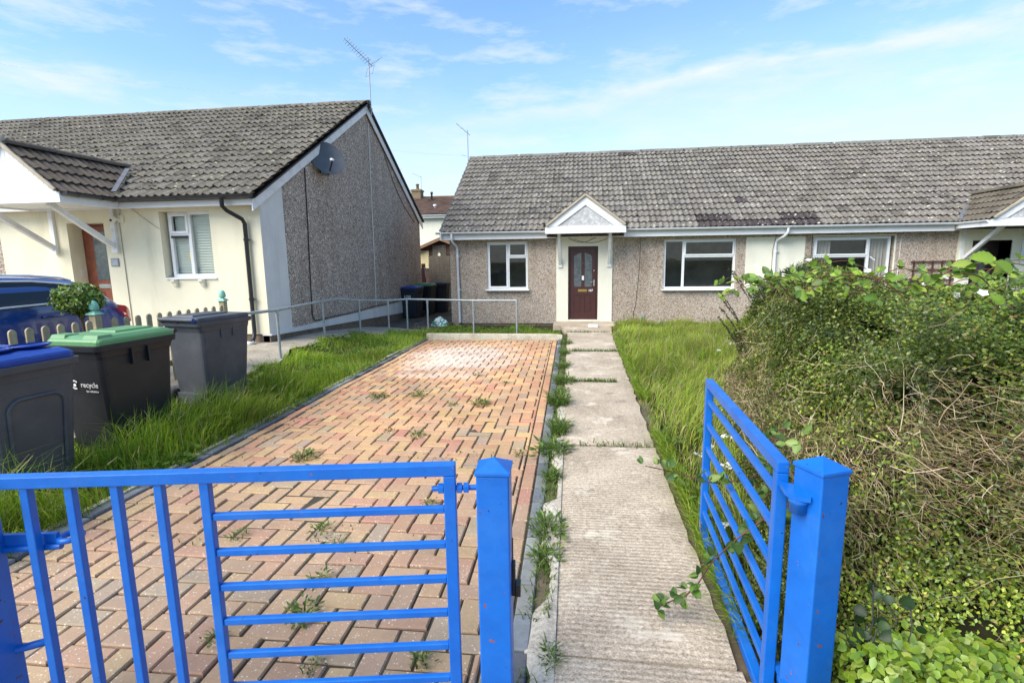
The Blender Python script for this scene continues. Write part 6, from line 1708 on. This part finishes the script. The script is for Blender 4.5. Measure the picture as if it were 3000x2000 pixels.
# bramble through the open gate
stems = [[(.98, 2.55, .62), (.80, 2.45, .62), (.62, 2.4, .60), (.45, 2.38, .66), (.30, 2.35, .70)],
         [(1.0, 2.2, .66), (.82, 2.15, .62), (.66, 2.1, .52), (.56, 2.15, .36), (.52, 2.2, .22)],
         [(.52, 2.2, .22), (.47, 2.22, .14), (.41, 2.24, .10), (.34, 2.2, .09)],
         [(1.0, 2.4, .72), (.85, 2.3, .66), (.76, 2.2, .60), (.72, 2.15, .50)],
         [(1.02, 2.0, .30), (.92, 2.1, .45), (.88, 2.2, .60), (.86, 2.35, .72)],
         [(1.02, 2.5, .35), (.92, 2.4, .5), (.86, 2.3, .62), (.82, 2.2, .70)],
         [(1.05, 2.7, .80), (.9, 2.5, .80), (.82, 2.3, .78), (.80, 2.1, .74)]]
bramble('bramble', 'trailing bramble stem with toothed leaves poking through the bars of the open gate', stems, 250, .050, cols=[(.07, .14, .03), (.10, .18, .035), (.05, .10, .025), (.19, .27, .06)], w=(2, 2, 2, .8))
# sprig growing up by the post
stems = [[(.80, 1.93, .5), (.79, 1.90, .8), (.78, 1.87, .99), (.775, 1.86, 1.04)]]
bramble('young_shoot', 'thin pale green shoot growing up between the gate and its post', stems, 12, .045, cols=[(.20, .28, .07)], w=(1,))
# bright privet at the lower right
t = empty('privet_bush', (1.25, 1.7, 0), 'bright yellow-green small-leaved bush at the foot of the right gate post', 'bush')
n = 7000; P = np.stack([rng.uniform(.90, 2.1, n), rng.uniform(1.40, 1.85, n), np.zeros(n)], 1)
top = .36-.10*np.clip((P[:, 0]-1.05), 0, 1)+.07*lumps(P[:, 0]*2, P[:, 1]*2, 3, 91)
P[:, 2] = top*rng.uniform(.1, 1, n)**.6
V1 = leaves(P, unit(np.array([-.15, -.5, .85])+rng.normal(0, .45, (n, 3))), rng.normal(size=(n, 3))+np.array([-.1, -.6, .5]), rng.uniform(.022, .042, n), rng.uniform(.008, .014, n), palette(n, [(.17, .27, .022), (.22, .32, .035), (.11, .19, .025), (.28, .35, .06)], (3, 2, 2, .8), .2))
V, T, C = V1; tri_mesh('foliage', V, T, C, M_['leafgloss'], t)
m_ = 130; Q = P[rng.choice(n, m_)]*np.array([1, 1, 0]); path = Q[:, None]+np.array([0, 0, 1.0])*(np.linspace(0, 1, 4)[None, :, None]*rng.uniform(.12, .34, (m_, 1, 1)))+rng.normal(0, .02, (m_, 4, 3))
V, T, C = twigs(path, np.full(m_, .003), np.full(m_, .0015), palette(m_, [(.12, .09, .04)], (1,))); tri_mesh('stems', V, T, C, M_['twig'], t)
# ivy at the hedge foot
t = empty('ivy', (1.05, 1.75, .4), 'dark ivy leaves in the shade of the hedge beside the blue post', 'ivy')
n = 34; P = np.stack([rng.uniform(.93, 1.12, n), rng.uniform(1.70, 1.82, n), rng.uniform(.22, .55, n)], 1)
V, T, C = broad_leaves(P, unit(np.array([-.3, -.8, .35])+rng.normal(0, .4, (n, 3))), np.array([[0, -.2, -1.0]])+rng.normal(0, .6, (n, 3)), rng.uniform(.03, .055, n), rng.uniform(.014, .024, n), palette(n, [(.025, .055, .02), (.04, .08, .022), (.03, .06, .03)], (2, 1, 1))); tri_mesh('foliage', V, T, C, M_['leaf'], t)
path = P[:12, None]+rng.normal(0, .03, (12, 4, 3))+np.array([0, 0, -1.0])*np.linspace(0, .3, 4)[None, :, None]
V, T, C = twigs(path, np.full(12, .003), np.full(12, .002), np.full((12, 3), .06)); tri_mesh('stems', V, T, C, M_['twig'], t)
# fallen leaves at the foot of the right post
n = 40; P = np.stack([rng.uniform(.66, 1.0, n), rng.uniform(1.50, 1.95, n), rng.uniform(.0, .03, n)], 1)
V, T, C = broad_leaves(P, unit(np.array([0, 0, 1.0])+rng.normal(0, .4, (n, 3))), rng.normal(size=(n, 3)), rng.uniform(.03, .06, n), rng.uniform(.012, .022, n), palette(n, [(.30, .17, .08), (.22, .12, .06), (.36, .25, .14)], (1, 1, 1))); tag(tri_mesh('leaf_litter', V, T, C, M_['leaf']), kind='stuff')

# overhead wires
def wire(pts, label):
    mb = MB(); a, b = Vector(pts[0]), Vector(pts[1])
    mb.tube([a+(b-a)*t+Vector((0, 0, -pts[2]*4*t*(1-t))) for t in np.linspace(0, 1, 15)], .003, 5); o = mb.build('overhead_wire', M_['alu']); tag(o, label, 'wire')
wire(((-5.50, 13.7, 5.70), (-24, 18, 9.6), .25), 'thin overhead wire running left across the sky from the left gable peak')
wire(((-4.02, 18.85, 5.25), (-14, 24, 7.6), .15), 'thin overhead wire from the pole aerial towards the left gable')

# ------------------------------------------------------------------ sky, sun, camera
SUN_EL, SUN_AZ = R(44), math.atan2(-.62, -.60)      # azimuth measured from +Y towards +X
w = bpy.data.worlds.new('World'); scene.world = w; w.use_nodes = True; nt = w.node_tree
bg = nt.nodes['Background']
sky = nt.nodes.new('ShaderNodeTexSky'); sky.sky_type = 'NISHITA'; sky.sun_disc = False
sky.sun_elevation = SUN_EL; sky.sun_rotation = SUN_AZ % (2*math.pi); sky.air_density = 1.0; sky.dust_density = .6; sky.ozone_density = 2.0
tc = nt.nodes.new('ShaderNodeTexCoord'); D = tc.outputs['Generated']
def dot(v):
    n_ = nt.nodes.new('ShaderNodeVectorMath'); n_.operation = 'DOT_PRODUCT'; nt.links.new(D, n_.inputs[0]); n_.inputs[1].default_value = v; return n_.outputs['Value']
sep = nt.nodes.new('ShaderNodeSeparateXYZ'); nt.links.new(D, sep.inputs[0])
warp = noise(nt, 3.2, 6, .6, stretch(nt, D, (1, 1, 2.2)))
wfac = math_(nt, 'SUBTRACT', warp.outputs['Fac'], .5)
# cirrus band rising to the right
a = Vector((-.028, .962, .27)); b_ = Vector((.544, .784, .299)); pn = a.cross(b_).normalized()
if pn.z < 0: pn = -pn
dist = math_(nt, 'ADD', dot(tuple(pn)), math_(nt, 'MULTIPLY', wfac, .10))
fine = noise(nt, 9, 8, .68, stretch(nt, D, (.8, .8, 3.4)))
band = ramp(nt, math_(nt, 'ADD', math_(nt, 'MULTIPLY', dist, 3.0), .5), [(.10, (.45, .45, .45, 1)), (.42, (.48, .48, .48, 1)), (.485, W1), (.535, (.12, .12, .12, 1)), (.72, G1)]).outputs['Color']
xr_ = ramp(nt, math_(nt, 'ADD', math_(nt, 'MULTIPLY', sep.outputs['X'], .7), .5), [(.22, (.18, .18, .18, 1)), (.40, (.5, .5, .5, 1)), (.62, W1)]).outputs['Color']
fr = ramp(nt, fine.outputs['Fac'], [(.30, (.35, .35, .35, 1)), (.62, W1)]).outputs['Color']
f1 = mix(nt, 1.0, mix(nt, 1.0, band, xr_, 'MULTIPLY'), fr, 'MULTIPLY')
# low bank of soft cloud near the horizon
hz = ramp(nt, math_(nt, 'ADD', sep.outputs['Z'], math_(nt, 'MULTIPLY', wfac, .22)), [(.0, (.8, .8, .8, 1)), (.16, (.5, .5, .5, 1)), (.30, (.10, .10, .10, 1)), (.5, G1)]).outputs['Color']
# scattered wisps
wn = noise(nt, 5.5, 9, .62, stretch(nt, D, (1, 1, 4.2)))
wisp = ramp(nt, wn.outputs['Fac'], [(.50, G1), (.72, (.75, .75, .75, 1))]).outputs['Color']
cl = mix(nt, 1.0, mix(nt, 1.0, f1, hz, 'SCREEN'), wisp, 'SCREEN')
st = nt.nodes.new('ShaderNodeMix'); st.data_type = 'RGBA'; st.blend_type = 'MULTIPLY'; st.inputs[0].default_value = 1
nt.links.new(sky.outputs[0], st.inputs[6]); st.inputs[7].default_value = (.80, 1.0, 1.10, 1)
nt.links.new(mix(nt, cl, st.outputs[2], (3.45, 3.75, 3.95, 1)), bg.inputs['Color'])
bg.inputs['Strength'].default_value = .14
sun = bpy.data.lights.new('sun', 'SUN'); sun.energy = 3.5; sun.angle = R(50); sun.color = (1, .91, .78)
so = bpy.data.objects.new('sun', sun); COL.objects.link(so)
sd = Vector((math.sin(SUN_AZ)*math.cos(SUN_EL), math.cos(SUN_AZ)*math.cos(SUN_EL), math.sin(SUN_EL)))
so.rotation_euler = sd.to_track_quat('Z', 'Y').to_euler(); so.location = sd*30
cam = bpy.data.cameras.new('camera'); co_ = bpy.data.objects.new('camera', cam); COL.objects.link(co_); scene.camera = co_
cam.sensor_width = 36; cam.lens = 36*1200/2352; cam.clip_end = 2000; cam.clip_start = .05
r_ = Vector((.99144947, .12979651, -.01344703)); u_ = Vector((-.00704827, .15616535, .98770578)); f_ = Vector((-.13030072, .97916559, -.15574489))
co_.matrix_world = Matrix(((r_.x, u_.x, -f_.x, 0), (r_.y, u_.y, -f_.y, 0), (r_.z, u_.z, -f_.z, 1.65), (0, 0, 0, 1)))
scene.view_settings.view_transform = 'Standard'; scene.view_settings.look = 'None'; scene.view_settings.exposure = .92; scene.view_settings.gamma = 1
scene.render.engine = 'CYCLES'; scene.cycles.max_bounces = 6; scene.cycles.transparent_max_bounces = 8
